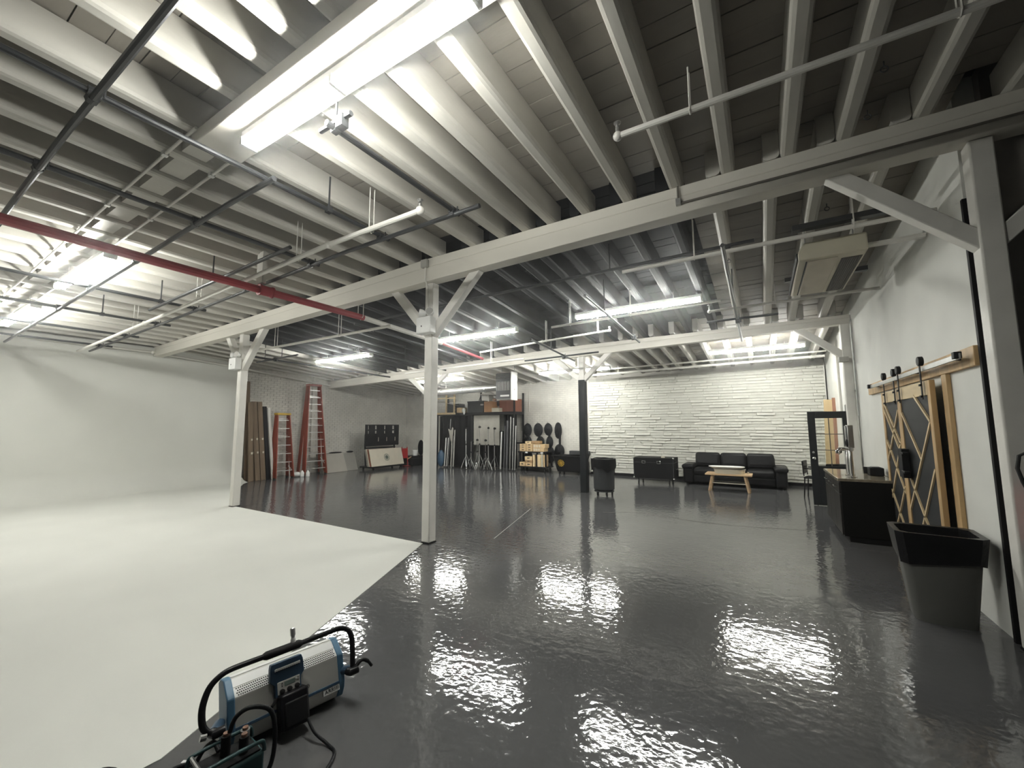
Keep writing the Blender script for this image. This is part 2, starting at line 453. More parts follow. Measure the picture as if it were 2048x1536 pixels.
# solid blocking between the joists beyond the near header
for a, b_ in zip(near_x, near_x[1:]):
    if a < -4.15 and a > -12.5:
        MB().bb(a + .068, b_ - .068, 1.52, 1.72, zc((a + b_) / 2) + .03, zc((a + b_) / 2) + .27).build('blocking', 'white_wood', ceil, smooth=0)
for x, y in ((.87, 3.71), (.87, 4.25), (.75, 5.7), (-.3, 6.6)):
    z = zc(x, y); e = MB().tube([(x + .03, y, z + .01), (x + .03, y, z - .03)], .005, 6)
    e.tube([(x + .03 + .022 * math.sin(t), y, z - .052 + .022 * math.cos(t)) for t in [2 * PI * k / 10 for k in range(11)]], .0045, 6)
    e.build('eye_bolt', 'black_pipe', ceil)

# ------------------------------------------------------------------ girders, header, columns
def girder(name, label, x0, x1, y0, y1, bot, top, group=None):
    t = structure(thing(name, label, 'beam', (0, (y0 + y1) / 2, 0)))
    xs = sorted([x0] + [x for x in (-9.8, -4.27, 1.6) if x0 < x < x1] + [x1])
    for lo, hi, nm, m in ((0, .62, 'lower_plank', 'white_beam'), (.625, 1, 'upper_plank', 'white_beam')):
        vs = []; fs = []
        for x in xs:
            z0, z1 = lerp(bot(x), top(x), lo), lerp(bot(x), top(x), hi); iy = 0 if lo == 0 else .006
            vs += [(x, y0 + iy, z0), (x, y1 - iy, z0), (x, y1 - iy, z1), (x, y0 + iy, z1)]
        for i in range(len(xs) - 1):
            a = 4 * i
            for c in range(4): fs.append((a + c, a + (c + 1) % 4, a + 4 + (c + 1) % 4, a + 4 + c))
        fs += [(0, 1, 2, 3), tuple(range(4 * len(xs) - 4, 4 * len(xs)))[::-1]]
        MB().add(vs, fs).build(nm, m, t, bevel=.008, world=True, smooth=30)
    return t
girder('timber_girder', 'long white built-up timber girder on the row of three front columns', XL + .22, 3.9, 4.56, 4.76, zb, lambda x: zc(x) - .002)
REARB = [(-14.6, 3.2), (-11.57, 3.27), (-4.86, 3.47), (-2.19, 3.60), (.79, 3.72), (1.6, 3.75)]
girder('timber_girder', 'far white timber girder over the half black rear column', XL + .06, XR - .01, 10.1, 10.28, lambda x: min(table(REARB, x), zc(x, 10.28) - .18), lambda x: zc(x, 10.28) - .004)
t = structure(thing('ceiling_header', 'wide white header board under the near joists above the brightest tube light', 'beam', (-.3, 1.6, 4.1)))
MB().bb(-4.12, 3.9, 1.44, 1.80, 4.13, 4.245).build('header_board', 'white_beam', t, bevel=.008, world=True)

def column(x, y, ztop, label, braces, w=.15, black_to=None, cap=True):
    t = structure(thing('support_column', label, 'column', (x, y, 0)))
    if black_to:
        MB().bb(-w / 2 - .012, w / 2 + .012, -w / 2 - .012, w / 2 + .012, 0, black_to).build('post_base', 'door_black', t, bevel=.006, label='charcoal painted lower post')
        MB().bb(-w / 2, w / 2, -w / 2, w / 2, black_to, ztop).build('post', 'white_post', t, bevel=.012)
    else:
        MB().bb(-w / 2, w / 2, -w / 2, w / 2, .012, ztop).build('post', 'white_post', t, bevel=.014)
        MB().bb(-w / 2 - .004, w / 2 + .004, -w / 2 - .004, w / 2 + .004, 0, .014).build('base_shim', 'black', t)
    for (xa, za, xb, zb2) in braces:
        MB().bar((xa - x, 0, za), (xb - x, 0, zb2), .12, .125).build('brace', 'white_post', t, bevel=.008)
    return t
YC = 4.705
column(-4.27, YC, zb(-4.27), 'white square column in the middle, standing at the tip of the white floor', [(-4.30, 3.08, -5.10, 3.95), (-4.24, 3.08, -3.38, 3.95)])
column(-9.82, YC, zb(-9.82), 'left white square column rising beside the curved white wall', [(-9.86, 2.98, -10.52, 3.82), (-9.78, 2.98, -8.95, 3.86)])
column(1.65, YC, zb(1.65), 'right white square column at the end of the barn door wall', [(1.62, 3.12, .66, 4.04), (1.68, 3.12, 2.60, 4.04)])
column(-3.97, 10.19, 3.50, 'rear column with black lower post and white braced top', [(-3.99, 2.86, -4.80, 3.56), (-3.95, 2.86, -3.15, 3.62)], .15, 2.88)
column(-9.33, 10.19, 3.34, 'far white column mostly hidden behind the middle column', [(-9.37, 2.72, -10.28, 3.42), (-9.29, 2.80, -8.50, 3.46)])
column(1.50, 10.19, 3.73, 'white rear column against the right wall beside the conduits', [(1.46, 3.02, .56, 3.80)])

# ------------------------------------------------------------------ fluorescent strip lights
def strip_light(x0, x1, y, z, label, dz=0.0, hang=.12):
    t = thing('fluorescent_light', label, 'light', ((x0 + x1) / 2, y, z), group='eight foot tube lights')
    h = (x1 - x0) / 2
    MB().bb(-h, h, -.055, .055, .045, .10).build('housing', 'white_metal', t, bevel=.006)
    for xa, xb in ((-h + .03, -.02), (.02, h - .03)):
        for yy in (-.042, .042):
            MB().tube([(xa, yy, .0), (xb, yy, .0)], .0165, 8).build('tube', 'tube', t)
    for xx in (-h + .012, 0, h - .012):
        MB().bb(xx - .014, xx + .014, -.065, .065, -.022, .05).build('lamp_holder', 'white_metal', t, bevel=.004)
    for xx in (-h * .6, h * .6):
        MB().tube([(xx, 0, .10), (xx, 0, .10 + hang)], .006, 6).build('hanger', 'white_metal', t)
    return t
strip_light(-3.52, -1.19, 1.62, 4.0, 'nearest and largest glowing tube light at top of the view', hang=.03)
strip_light(-9.27, -7.02, 1.71, 3.87, 'lit tube light over the white floor, second from the left wall', hang=.15)
strip_light(-12.85, -10.40, 1.68, 3.74, 'lit tube light closest to the curved white wall', hang=.15)
strip_light(-6.98, -4.55, 7.80, 3.80, 'lit tube light half hidden behind the middle column brace', hang=.16)
strip_light(-3.12, -.76, 7.72, 3.86, 'lit tube light alone between middle column and ceiling air unit', hang=.13)
strip_light(-11.42, -9.02, 7.55, 3.63, 'lit tube light seen between the left and middle columns', hang=.10)
strip_light(-1.10, 1.02, 12.05, 3.58, 'lit tube light above the white split brick panel', hang=.05)
strip_light(-6.40, -3.92, 12.45, 3.45, 'lit tube light behind the braces of the rear column', hang=.10)
strip_light(-10.75, -8.42, 10.95, 3.27, 'lit tube light above the storage rack', hang=.22)

# ------------------------------------------------------------------ black pipe grids, sprinkler pipes, conduits
def zp(x, y=0): return zc(x, y) - .34
def pipe_part(t, pts, r, m='black_pipe', name='pipe', label=None): return MB().tube(pts, r, 10).build(name, m, t, world=True, label=label)
def clamp(t, x, y, z, r=.024):
    m = MB().tube([(x, y - .03, z), (x, y + .03, z)], r * 1.55, 8).tube([(x - .03, y, z - r * 1.6), (x + .03, y, z - r * 1.6)], r * 1.55, 8)
    m.box((x + .035, y + .02, z - r), (.05, .025, .06)).tube([(x + .02, y + .05, z - .01), (x + .02, y + .05, z + .06)], .007, 6)
    return m.build('pipe_clamp', 'black_pipe', t, world=True)
t = thing('pipe_grid', 'black steel pipe grid clamped under the near joists above the white floor', 'pipes', (-6, 1, 3.9))
rp = .024
for x, ya, yb in ((-2.62, 1.72, 3.28), (-3.70, -3.0, 3.30), (-5.05, -3.0, 3.3), (-6.68, -3.0, 3.3), (-8.4, -3.0, 3.35), (-10.0, -3, 3.4), (-11.6, -3, 3.4), (-13.2, -3, 3.4)):
    pipe_part(t, [(x, ya, zp(x)), (x, yb, zp(x))], rp)
for ya, xa, xb in ((.74, -2.1, -7.0), (1.86, -3.55, -13.9), (3.18, -2.28, -13.9), (2.72, -4.75, -8.9)):
    xs = [xa] + [x for x in (-4.27, -9.8) if xb < x < xa] + [xb]
    pipe_part(t, [(x, ya, zp(x) - .05) for x in xs], rp)
for x in (-3.70, -5.05, -6.68): clamp(t, x, .74, zp(x))
for x in (-5.05, -6.68, -8.4, -10.0, -11.6): clamp(t, x, 1.86, zp(x))
for x in (-2.62, -3.70, -5.05, -6.68, -8.4, -10.0, -11.6, -13.2): clamp(t, x, 3.18, zp(x))
for x, y in ((-2.62, 1.80), (-3.70, 2.5), (-6.68, 2.72), (-5.05, .3), (-6.68, .3), (-10.0, 2.4), (-13.2, 1.0), (-8.4, 2.7)):
    MB().tube([(x, y, zp(x)), (x, y, zc(x) + .02)], .010, 6).box((x, y, zp(x)), (.06, .05, .06)).build('ceiling_hanger', 'black_pipe', t, world=True)
for x in (-2.62,): MB().tube([(x - .16, 1.78, zp(x) + .03), (x + .20, 1.78, zp(x) + .03)], .02, 8).box((x + .1, 1.78, zp(x)), (.07, .06, .09)).build('stub_arm', 'black_pipe', t, world=True)

t = thing('pipe_grid', 'dark pipe grid hung below the black ceiling beyond the girder', 'pipes', (-3, 7, 3.7))
for pts in ([(.05, 5.5, 3.86), (-4.27, 5.5, 3.84), (-6.4, 5.5, 3.80)], [(-.26, 4.95, 3.66), (-.26, 10.0, 3.48)], [(-2.15, 5.7, 3.62), (-2.15, 8.9, 3.47)],
            [(-4.1, 7.6, 3.52), (-4.1, 10.0, 3.38)], [(-.25, 8.15, 3.55), (-.75, 8.15, 3.55), (.35, 8.15, 3.55)], [(-9.9, 6.0, 3.50), (-11.8, 6.0, 3.47)],
            [(-11.1, 5.2, 3.5), (-10.3, 9.4, 3.3)], [(-8.2, 6.2, 3.56), (-8.2, 9.7, 3.40)], [(-5.2, 9.3, 3.38), (-3.2, 9.3, 3.42)], [(-6.6, 5.1, 3.66), (-6.6, 8.9, 3.46)]):
    pipe_part(t, pts, .022)
for x, y, z in ((-.26, 5.5, 3.84), (-2.15, 8.4, 3.5), (-4.1, 9.3, 3.41), (-.26, 8.15, 3.54), (-10.9, 6.0, 3.49), (-8.2, 6.4, 3.55), (-6.6, 5.5, 3.64)): clamp(t, x, y, z)
for x, y, z in ((-1.7, 5.5, 3.86), (-4.9, 5.5, 3.82), (-.26, 7.0, 3.59), (-2.15, 6.6, 3.58), (-4.1, 8.6, 3.47), (-10.6, 6.0, 3.48), (-8.2, 8.0, 3.48), (-11.4, 6.0, 3.48), (-.26, 9.2, 3.5)):
    MB().tube([(x, y, z), (x, y, zc(x, y) + .04)], .010, 6).build('ceiling_hanger', 'black_pipe', t, world=True)

def sprinkler_pipe(label, pts, r=.026, heads=(), hang=(), name='sprinkler_pipe', cat='pipe', m='white_pipe'):
    p0 = pts[0]
    t = thing(name, label, cat, p0, group='white sprinkler lines')
    pipe_part(t, pts, r, m)
    for p in pts[1:-1] if len(pts) > 2 else ():
        MB().ball(p, r * 1.5, 10, 6).build('elbow', m, t, world=True)
    for i in heads:
        x, y, z = pts[i]
        MB().tube([(x, y, z), (x, y, z + .07)], r * .7, 8).lathe([(.006, z + .07), (.018, z + .085), (.006, z + .10), (.03, z + .112), (.03, z + .116)], (x, y, 0), 10).build('sprinkler_head', 'steel', t, world=True)
        MB().ball((x, y, z), r * 1.55, 10, 6).build('elbow', m, t, world=True)
    for (x, y, z) in hang:
        top = zc(x, y) + .06
        MB().tube([(x, y - .03, top), (x, y - .03, z - .01), (x, y, z - r - .006), (x, y + .03, z - .01), (x, y + .03, top)], .006, 6).build('pipe_hanger', m, t, world=True)
    return t
def zs(x): return zc(x) - .42
sprinkler_pipe('long white sprinkler pipe running left from above the middle column', [(-2.81, 2.90, zs(-2.81)), (-4.27, 2.90, zs(-4.27)), (-9.8, 2.94, zs(-9.8)), (-13.9, 2.98, zs(-13.9))], .03, (0,), [(x, 2.92, zs(x)) for x in (-3.55, -4.9, -7.6, -10.2)])
sprinkler_pipe('white sprinkler pipe crossing the near joists at upper right', [(-.86, 3.10, 4.0), (3.4, 3.16, 4.02)], .025, (0,), [(-.32, 3.11, 4.0), (1.1, 3.13, 4.01)])
sprinkler_pipe('white pipe entering the right wall beyond the girder brace', [(-1.5, 5.42, 3.76), (1.58, 5.42, 3.76)], .025, (), [(-.6, 5.42, 3.76), (.95, 5.42, 3.76)])
sprinkler_pipe('white pipe passing below the ceiling air unit', [(-.66, 7.72, 3.635), (1.58, 7.72, 3.65)], .022, (0,), [(.3, 7.72, 3.642)])
sprinkler_pipe('white sprinkler pipe just below the lone tube light by the black ceiling', [(-3.4, 7.16, 3.60), (-.44, 7.05, 3.62)], .022, (), [(-1.85, 7.1, 3.61), (-3.0, 7.14, 3.6)])
sprinkler_pipe('white sprinkler pipe stepping right from behind the middle column brace', [(-6.0, 8.42, 3.55), (-4.1, 8.15, 3.57), (-2.5, 7.95, 3.58), (-2.5, 7.95, 3.66)], .022, (), [(-4.0, 8.14, 3.57), (-2.75, 7.98, 3.58)])
sprinkler_pipe('white sprinkler pipe between left and middle columns under black ceiling', [(-10.9, 5.15, 3.5), (-5.75, 5.25, 3.54)], .026, (), [(-9.4, 5.17, 3.5), (-7.2, 5.22, 3.53)])
sprinkler_pipe('white sprinkler pipe behind the middle column near the rear girder', [(-9.2, 9.0, 3.30), (-5.0, 8.9, 3.36)], .024, (), [(-8.0, 8.97, 3.31), (-6.0, 8.92, 3.34)])
sprinkler_pipe('white pipe high along the left wall joint', [(-14.25, -3, 3.80), (-14.25, 4.5, 3.76), (-14.3, 6.8, 3.60), (-14.42, 11.0, 3.22)], .03, (), [(-14.25, 1.5, 3.78), (-14.3, 6.6, 3.61)])
sprinkler_pipe('upper white pipe above the split brick panel', [(-4.6, 12.9, 3.50), (1.5, 12.9, 3.54)], .022, (0,), [(-2.5, 12.9, 3.51), (.3, 12.9, 3.53)])
sprinkler_pipe('lower white pipe just over the top of the split brick panel', [(-5.0, 13.2, 3.38), (1.5, 13.2, 3.46)], .035, (), [(-3.9, 13.2, 3.39), (-.7, 13.2, 3.43)])

t = thing('fire_main', 'thick red pipe turning white beyond the girder, hung under the joists', 'pipe', (-6.05, 2, 3.64))
pipe_part(t, [(-5.9, -3.4, 3.65), (-6.05, 1.9, 3.65), (-6.05, 4.86, 3.645)], .053, 'red_pipe', 'pipe', 'red length')
pipe_part(t, [(-6.05, 4.86, 3.645), (-6.1, 7.05, 3.565)], .048, 'white_pipe', 'pipe', 'white painted length')
pipe_part(t, [(-6.1, 7.05, 3.565), (-6.05, 8.6, 3.41)], .033, 'red_pipe', 'pipe', 'thin red end')
MB().tube([(-6.05, 3.06, 3.65), (-6.05, 3.22, 3.65)], .074, 12).tube([(-6.05, 3.04, 3.65), (-6.05, 3.06, 3.65)], .084, 12).tube([(-6.05, 3.22, 3.65), (-6.05, 3.24, 3.65)], .084, 12).build('coupling', 'red_pipe', t, world=True)
MB().bb(-6.125, -5.975, 3.04, 3.10, 3.74, 4.20).build('hanger_block', 'white_wood', t, world=True)
for y in (-.5, 4.8): MB().tube([(-6.12, y, 4.2), (-6.12, y, 3.65), (-6.05, y, 3.588), (-5.98, y, 3.65), (-5.98, y, 4.2)], .007, 6).build('pipe_hanger', 'white_pipe', t, world=True)

for yy, x0, lab in ((1.42, -3.98, 'thin white conduit along the front of the joist blocking'), (1.80, -4.05, 'thin white conduit along the back of the joist blocking')):
    t = thing('ceiling_conduit', lab, 'conduit', (x0, yy, 4.1), group='conduits by the blocking')
    MB().tube([(x0, yy, zc(x0) - .03), (-4.3, yy, zc(-4.3) - .03), (-9.8, yy, zc(-9.8) - .03), (-13.5, yy, zc(-13.5) - .03)], .013, 8).build('conduit_pipe', 'white_pipe', t, world=True)
    for x in (-4.6, -6.1, -7.6): MB().box((x, yy, zc(x) - .02), (.05, .045, .05)).build('conduit_strap', 'white_metal', t, world=True)
t = thing('girder_conduit', 'conduit coloured dark as its shadow, bending down and along the right half of the girder face', 'conduit', (-.63, 4.54, 4.1), group='conduits on the girder')
MB().tube([(-.63, 4.53, 4.245), (-.63, 4.53, 4.08), (-.60, 4.54, 4.055), (1.46, 4.54, 4.055), (3.6, 4.54, 4.06)], .011, 8).build('conduit_pipe', 'drab_and_shadow', t, world=True)  # beam-coloured pipe, darkened here to stand for its shadow line
MB().box((-.63, 4.535, 4.07), (.05, .04, .07)).build('conduit_box', 'steel', t, world=True)
t = thing('junction_conduit', 'grey junction box and conduit running down the middle column top', 'conduit', (-4.27, 4.54, 4.2), group='conduits on the girder')
MB().tube([(-4.27, 4.545, 4.2), (-4.27, 4.545, 3.9), (-4.27, 4.60, 3.82), (-4.27, 4.61, 3.35)], .012, 8).build('conduit_pipe', 'white_pipe', t, world=True)
MB().bb(-4.33, -4.21, 4.50, 4.556, 4.10, 4.22).build('junction_box', 'heater_grey', t, world=True, bevel=.004)

def emergency_light(x, z, label, y=4.50):
    t = thing('emergency_light', label, 'emergency light', (x, y, z), group='emergency lights on columns')
    MB().bb(-.14, .14, -.01, .125, -.125, .125).build('battery_box', 'white_plastic', t, bevel=.012)
    MB().box((-.03, -.012, -.02), (.014, .008, .022)).build('test_button', 'black', t)
    for sx, ang in ((-.09, -.9), (.085, .35)):
        c = Vector((sx, .05, .20)); d = Vector((math.sin(ang), -math.cos(ang), .15)).normalized()
        m = MB().tube([c - d * .07, c - d * .03, c, c + d * .03], [.03, .055, .062, .064], 16)
        m.tube([(sx, .05, .12), (sx, .05, .16)], .018, 8)
        h = m.build('lamp_head', 'white_plastic', t)
        MB().tube([c + d * .025, c + d * .034], .056, 16).build('lamp_lens', 'lens', h)
emergency_light(-4.25, 3.20, 'white twin head emergency light on the middle column')
emergency_light(-9.86, 3.08, 'white twin head emergency light on the left column')

# ------------------------------------------------------------------ ceiling air unit
t = thing('air_conditioner', 'beige ceiling air unit hung beside the right wall', 'air conditioner', (.78, 6.38, 3.55))
MB().prism([(-.31, 0, .0), (.31, 0, 0), (.31, 0, .20), (-.25, 0, .20), (-.31, 0, .10)], (0, -.78, 0), (0, .78, 0)).build('casing', 'beige', t, bevel=.02, seg=3)
MB().bb(-.22, .06, -.70, .72, -.012, .004).build('outlet_flap', 'cream', t, bevel=.008)
MB().bb(-.235, -.225, -.70, .72, -.008, .004).build('outlet_slot', 'ac_black', t)
MB().bb(-.325, -.305, -.74, .76, .015, .10).build('side_seal', 'ac_black', t)
g = MB().bb(.10, .285, -.62, .72, -.006, .004).build('intake_grille', 'ac_grille', t)
for k in range(9): MB().bb(.11 + .02 * k, .116 + .02 * k, -.61, .71, -.012, -.002).build('grille_bar', 'ac_grille', g)
MB().tube([(.30, -.6, .1), (.80, -.6, .1)], .03, 8).build('drain_pipe', 'white_pipe', t)
for x in (-.22, .22):
    for y in (-.6, .6): MB().tube([(x, y, .19), (x, y, zc(.78, 6.2 + y) - 3.55 + .03)], .008, 6).build('hanger_rod', 'steel', t)
for ya, za in ((-.95, .30), (.86, .26)): MB().bb(-.36, .6, ya, ya + .09, za, za + .06).build('support_rail', 'black_pipe', t)

# ------------------------------------------------------------------ right wall: barn doors, conduits, cabinet, glazed door
t = thing('door_track', 'steel sliding door track on a pine header board along the right wall', 'door track', (1.55, 6.9, 2.2))
MB().bb(1.56, 1.598, 4.93, 8.95, 2.17, 2.34).build('header_board', 'pine', t, world=True, bevel=.004)
MB().bb(1.478, 1.49, 4.95, 8.4, 2.235, 2.285).build('rail', 'steel', t, world=True, bevel=.003)
for y in (5.2, 6.3, 7.2, 8.2): MB().tube([(1.485, y, 2.26), (1.565, y, 2.26)], .014, 8).build('rail_spacer', 'black_pipe', t, world=True)
for y in (4.99, 8.36): MB().box((1.475, y, 2.27), (.05, .06, .06)).build('rail_stop', 'black', t, world=True, bevel=.004)
t = thing('door_jamb', 'tall pine board standing beside the sliding doors', 'door jamb', (1.57, 5.66, 0))
MB().bb(1.562, 1.598, 5.60, 5.72, 0, 2.17).build('jamb_board', 'pine', t, world=True, bevel=.004)
MB().bb(1.575, 1.598, 5.725, 5.77, 0, 2.15).build('shadow_gap', 'black', t, world=True)
def barn_door(label, y0, y1, x, rollers, strips):
    t = thing('barn_door', label, 'sliding door', (x, (y0 + y1) / 2, .03), group='pine framed sliding doors')
    h = (y1 - y0) / 2; H = 2.10; sw = .085
    MB().bb(-.012, .012, -h + .02, h - .02, .03, H - .03).build('door_panel', 'door_panel', t)
    for s in (-1, 1): MB().bb(-.024, .020, s * h, s * (h - sw), 0, H).build('stile', 'pine', t, bevel=.004)
    MB().bb(-.023, .019, -h + sw, h - sw, H - .15, H).build('top_rail', 'pine_pale', t, bevel=.004)
    MB().bb(-.023, .019, -h + sw, h - sw, 0, .14).build('bottom_rail', 'pine_pale', t, bevel=.004)
    for ya, za, yb, zb_ in strips:
        m_ = (y0 + y1) / 2
        MB().bar((-.020, ya - m_, za - .03), (-.020, yb - m_, zb_ - .03), .028, .016, (1, 0, 0)).build('cross_strip', 'pine_pale', t)
    for y in rollers:
        yy = y - (y0 + y1) / 2
        m = MB().bb(-.046, -.038, yy - .018, yy + .018, H - .19, H + .21)
        r = m.build('roller_strap', 'black', t, bevel=.002)
        MB().lathe([(.045, -.05), (.05, -.046), (.05, -.012), (.045, -.008)], (-.005, yy, 2.312), 18, 'x').build('roller_wheel', 'black', r)
        for zz in (H - .16, H - .04): MB().box((-.05, yy, zz), (.02, .045, .022)).build('strap_bolt', 'black', r)
    return t
d1 = barn_door('farther pine framed sliding door next to the black cabinet', 6.98, 7.84, 1.525, (7.55, 7.05),
               ((7.75, 2.0, 7.07, 1.42), (7.75, 1.88, 7.07, 1.28), (7.07, 1.86, 7.75, 1.20), (7.07, 1.46, 7.75, .68), (7.75, 1.46, 7.07, .82), (7.07, .9, 7.75, .2), (7.75, .78, 7.07, .2)))
d2 = barn_door('nearer pine framed sliding door with the black latch', 5.76, 6.92, 1.505, (6.75, 5.92),
               ((6.30, 2.0, 5.85, 1.71), (6.83, 1.82, 6.25, 1.30), (5.85, 1.70, 6.83, .68), (5.85, 1.22, 6.60, .36), (6.83, 1.15, 5.85, .20)))
h = MB().bb(-.10, -.03, .30, .46, 1.02, 1.36).build('latch_box', 'black', d2, bevel=.006)
MB().bb(-.11, -.05, .20, .34, 1.30, 1.325).bb(-.11, -.05, .20, .34, 1.08, 1.105).build('latch_prong', 'black', h, bevel=.004)

t = thing('wall_conduit', 'bundle of grey conduits running down the right wall', 'conduit', (1.57, 10.6, 0))
for y, z0, z1, r in ((10.50, 1.75, 3.75, .022), (10.62, 1.75, 3.75, .012), (10.02, 1.85, 3.7, .012)):
    MB().tube([(1.575, y, z0), (1.575, y, z1)], r, 8).build('conduit_pipe', 'steel', t, world=True)
MB().tube([(1.575, 10.02, 2.35), (1.575, 10.3, 2.30), (1.575, 11.0, 2.15), (1.575, 11.4, 2.1), (1.575, 11.4, 1.4)], .012, 8).build('conduit_pipe', 'steel', t, world=True)
t = thing('wall_box', 'small grey sensor box on the rear brace of the right wall', 'box', (1.45, 10.1, 2.98))
MB().bb(-.10, .05, -.12, -.03, -.10, .0).build('box_body', 'heater_grey', t, bevel=.005)

t = thing('kitchen_cabinet', 'black base cabinet along the right wall with polished stone worktop', 'cabinet', (1.24, 8.5, 0))
MB().bb(-.30, .34, -.76, .80, .08, .86).build('cabinet_body', 'black_cab', t, bevel=.004)
MB().bb(-.24, .34, -.72, .80, 0, .08).build('plinth', 'black', t)
for k in range(3):
    y0 = -.75 + k * .517; y1 = y0 + .505
    d = MB().bb(-.322, -.30, y0, y1, .68, .845).build('drawer', 'black_front', t, bevel=.003)
    MB().tube([(-.326, (y0 + y1) / 2 - .07, .765), (-.352, (y0 + y1) / 2 - .06, .765), (-.352, (y0 + y1) / 2 + .06, .765), (-.326, (y0 + y1) / 2 + .07, .765)], .008, 6).build('drawer_pull', 'chrome', d)
    MB().bb(-.322, -.30, y0, y1, .10, .67).build('cabinet_door', 'black_front', t, bevel=.003)
t = thing('worktop', 'polished brown stone worktop on the black cabinet', 'worktop', (1.24, 8.5, .862))
MB().bb(-.335, .345, -.785, .84, 0, .04).build('slab', 'counter', t, bevel=.006)
MB().bb(.325, .345, -.785, .84, .04, .045).build('back_edge', 'counter', t)

t = thing('drinks_dispenser', 'tall chrome drinks tap with two posts standing on the worktop', 'drinks tap', (1.12, 8.12, .904))
for y in (-.13, .13):
    MB().lathe([(.055, 0), (.055, .012), (.034, .016), (.034, .40), (.030, .41)], (0, y, 0), 18).build('post', 'chrome', t)
MB().tube([(0, -.2, .41), (0, .2, .41)], .032, 14).build('manifold', 'chrome', t)
for y in (-.13, .13): MB().tube([(0, y, .41), (-.10, y, .41), (-.135, y, .37), (-.135, y, .33)], .014, 10).build('spout', 'chrome', t)
MB().ball((-.02, -.10, .50), .058, 16, 10, (.5, 1, 1.1)).build('tap_knob', 'black', t)
MB().ball((-.10, .13, .36), .035, 12, 8).build('tap_knob', 'black', t)
MB().bb(-.02, .05, -.17, .01, .43, .77).build('tall_plate', 'brushed', t, bevel=.008)
MB().bb(-.026, -.018, -.12, -.05, .52, .76).build('handle_slot', 'heater_dark', t)
MB().bb(-.02, .05, .06, .12, .43, .76).build('tall_plate', 'brushed', t, bevel=.008)
t = thing('counter_box', 'small dark box on the worktop against the wall', 'box', (1.46, 8.42, .903))
MB().bb(-.08, .09, -.10, .10, 0, .12).build('box_body', 'black', t, bevel=.01)
MB().bb(-.05, .06, -.07, .07, .12, .13).build('box_lid', 'heater_dark', t, bevel=.003)
t = thing('coffee_cup', 'small dark cup on the worktop beside the box', 'cup', (1.40, 8.70, .903))
MB().lathe([(.035, 0), (.042, .10), (.038, .10), (.03, .01)], n=16).build('cup_body', 'black', t)

dr = thing('door_1', 'black half glazed door standing open beside the worktop', 'door', (1.55, 10.9, 0)); structure(dr)
X0, X1 = -.70, .0; H = 1.96
for x0, x1, z0, z1, nm in ((X0, X0 + .13, .01, H, 'stile'), (X1 - .11, X1, .01, H, 'stile'), (X0 + .13, X1 - .11, H - .14, H, 'top_rail'), (X0 + .13, X1 - .11, .01, .82, 'lower_panel')):
    MB().bb(x0, x1, -.022, .022, z0, z1).build(nm, 'door_black', dr, bevel=.004)
gx0, gx1, gz0, gz1 = X0 + .13, X1 - .11, .82, H - .14
for i in range(2):
    for j in range(3):
        w_, h_ = (gx1 - gx0) / 2, (gz1 - gz0) / 3
        MB().bb(gx0 + i * w_ + .004, gx0 + (i + 1) * w_ - .004, -.003, .003, gz0 + j * h_ + .004, gz0 + (j + 1) * h_ - .004).build('pane', 'glass', dr, smooth=0)
MB().bb((gx0 + gx1) / 2 - .008, (gx0 + gx1) / 2 + .008, -.012, .012, gz0, gz1).build('muntin', 'drab_and_shadow', dr)
for j in (1, 2): MB().bb(gx0, gx1, -.01, .01, gz0 + j * (gz1 - gz0) / 3 - .008, gz0 + j * (gz1 - gz0) / 3 + .008).build('muntin', 'drab_and_shadow', dr)
MB().lathe([(.012, 0), (.012, -.05), (.028, -.055), (.03, -.075), (.015, -.085)], (X0 + .06, -.022, .98), 14, 'y').build('door_knob', 'chrome', dr)
MB().ball((X0 + .06, -.026, 1.10), .022, 12, 8, (1, .5, 1)).build('deadbolt', 'steel', dr)

t = thing('plywood_board', 'tall pale plywood board leaning behind the glazed door', 'board', (1.36, 12.75, 0))
MB().bar((.0, -.1, 0), (.085, .0, 2.30), .19, .03, (0, 1, 0)).build('board_face', 'ply', t, bevel=.003)
MB().bar((.14, -.1, 0), (.19, .0, 2.34), .07, .05, (0, 1, 0)).build('edge_batten', 'ply_edge', t, bevel=.003)
def dark_chair(label, x, y, rz):
    t = thing('stacking_chair', label, 'chair', (x, y, 0), rz, 'dark chairs behind the glazed door')
    MB().bb(-.21, .21, -.21, .21, .44, .48).build('seat', 'black', t, bevel=.018, seg=3)
    m = MB().box((0, .21, .70), (.40, .03, .30)); m.build('backrest', 'can_grey', t, bevel=.014, seg=3)
    for sx in (-1, 1):
        for sy in (-1, 1): MB().tube([(sx * .19, sy * .19, .45), (sx * .21, sy * .22, 0)], .013, 8).build('leg', 'black', t)
        MB().tube([(sx * .20, .20, .5), (sx * .20, .22, .84)], .012, 8).build('back_post', 'black', t)
        MB().tube([(sx * .22, -.18, .46), (sx * .23, -.19, .66), (sx * .22, .18, .68)], .016, 8).build('arm', 'black', t)
    return t
dark_chair('dark armchair half hidden behind the left edge of the glazed door', 1.02, 12.0, PI / 2 - .25)
dark_chair('dark armchair seen through the lower glass of the open door', 1.24, 11.36, -PI / 2 - 1.2)

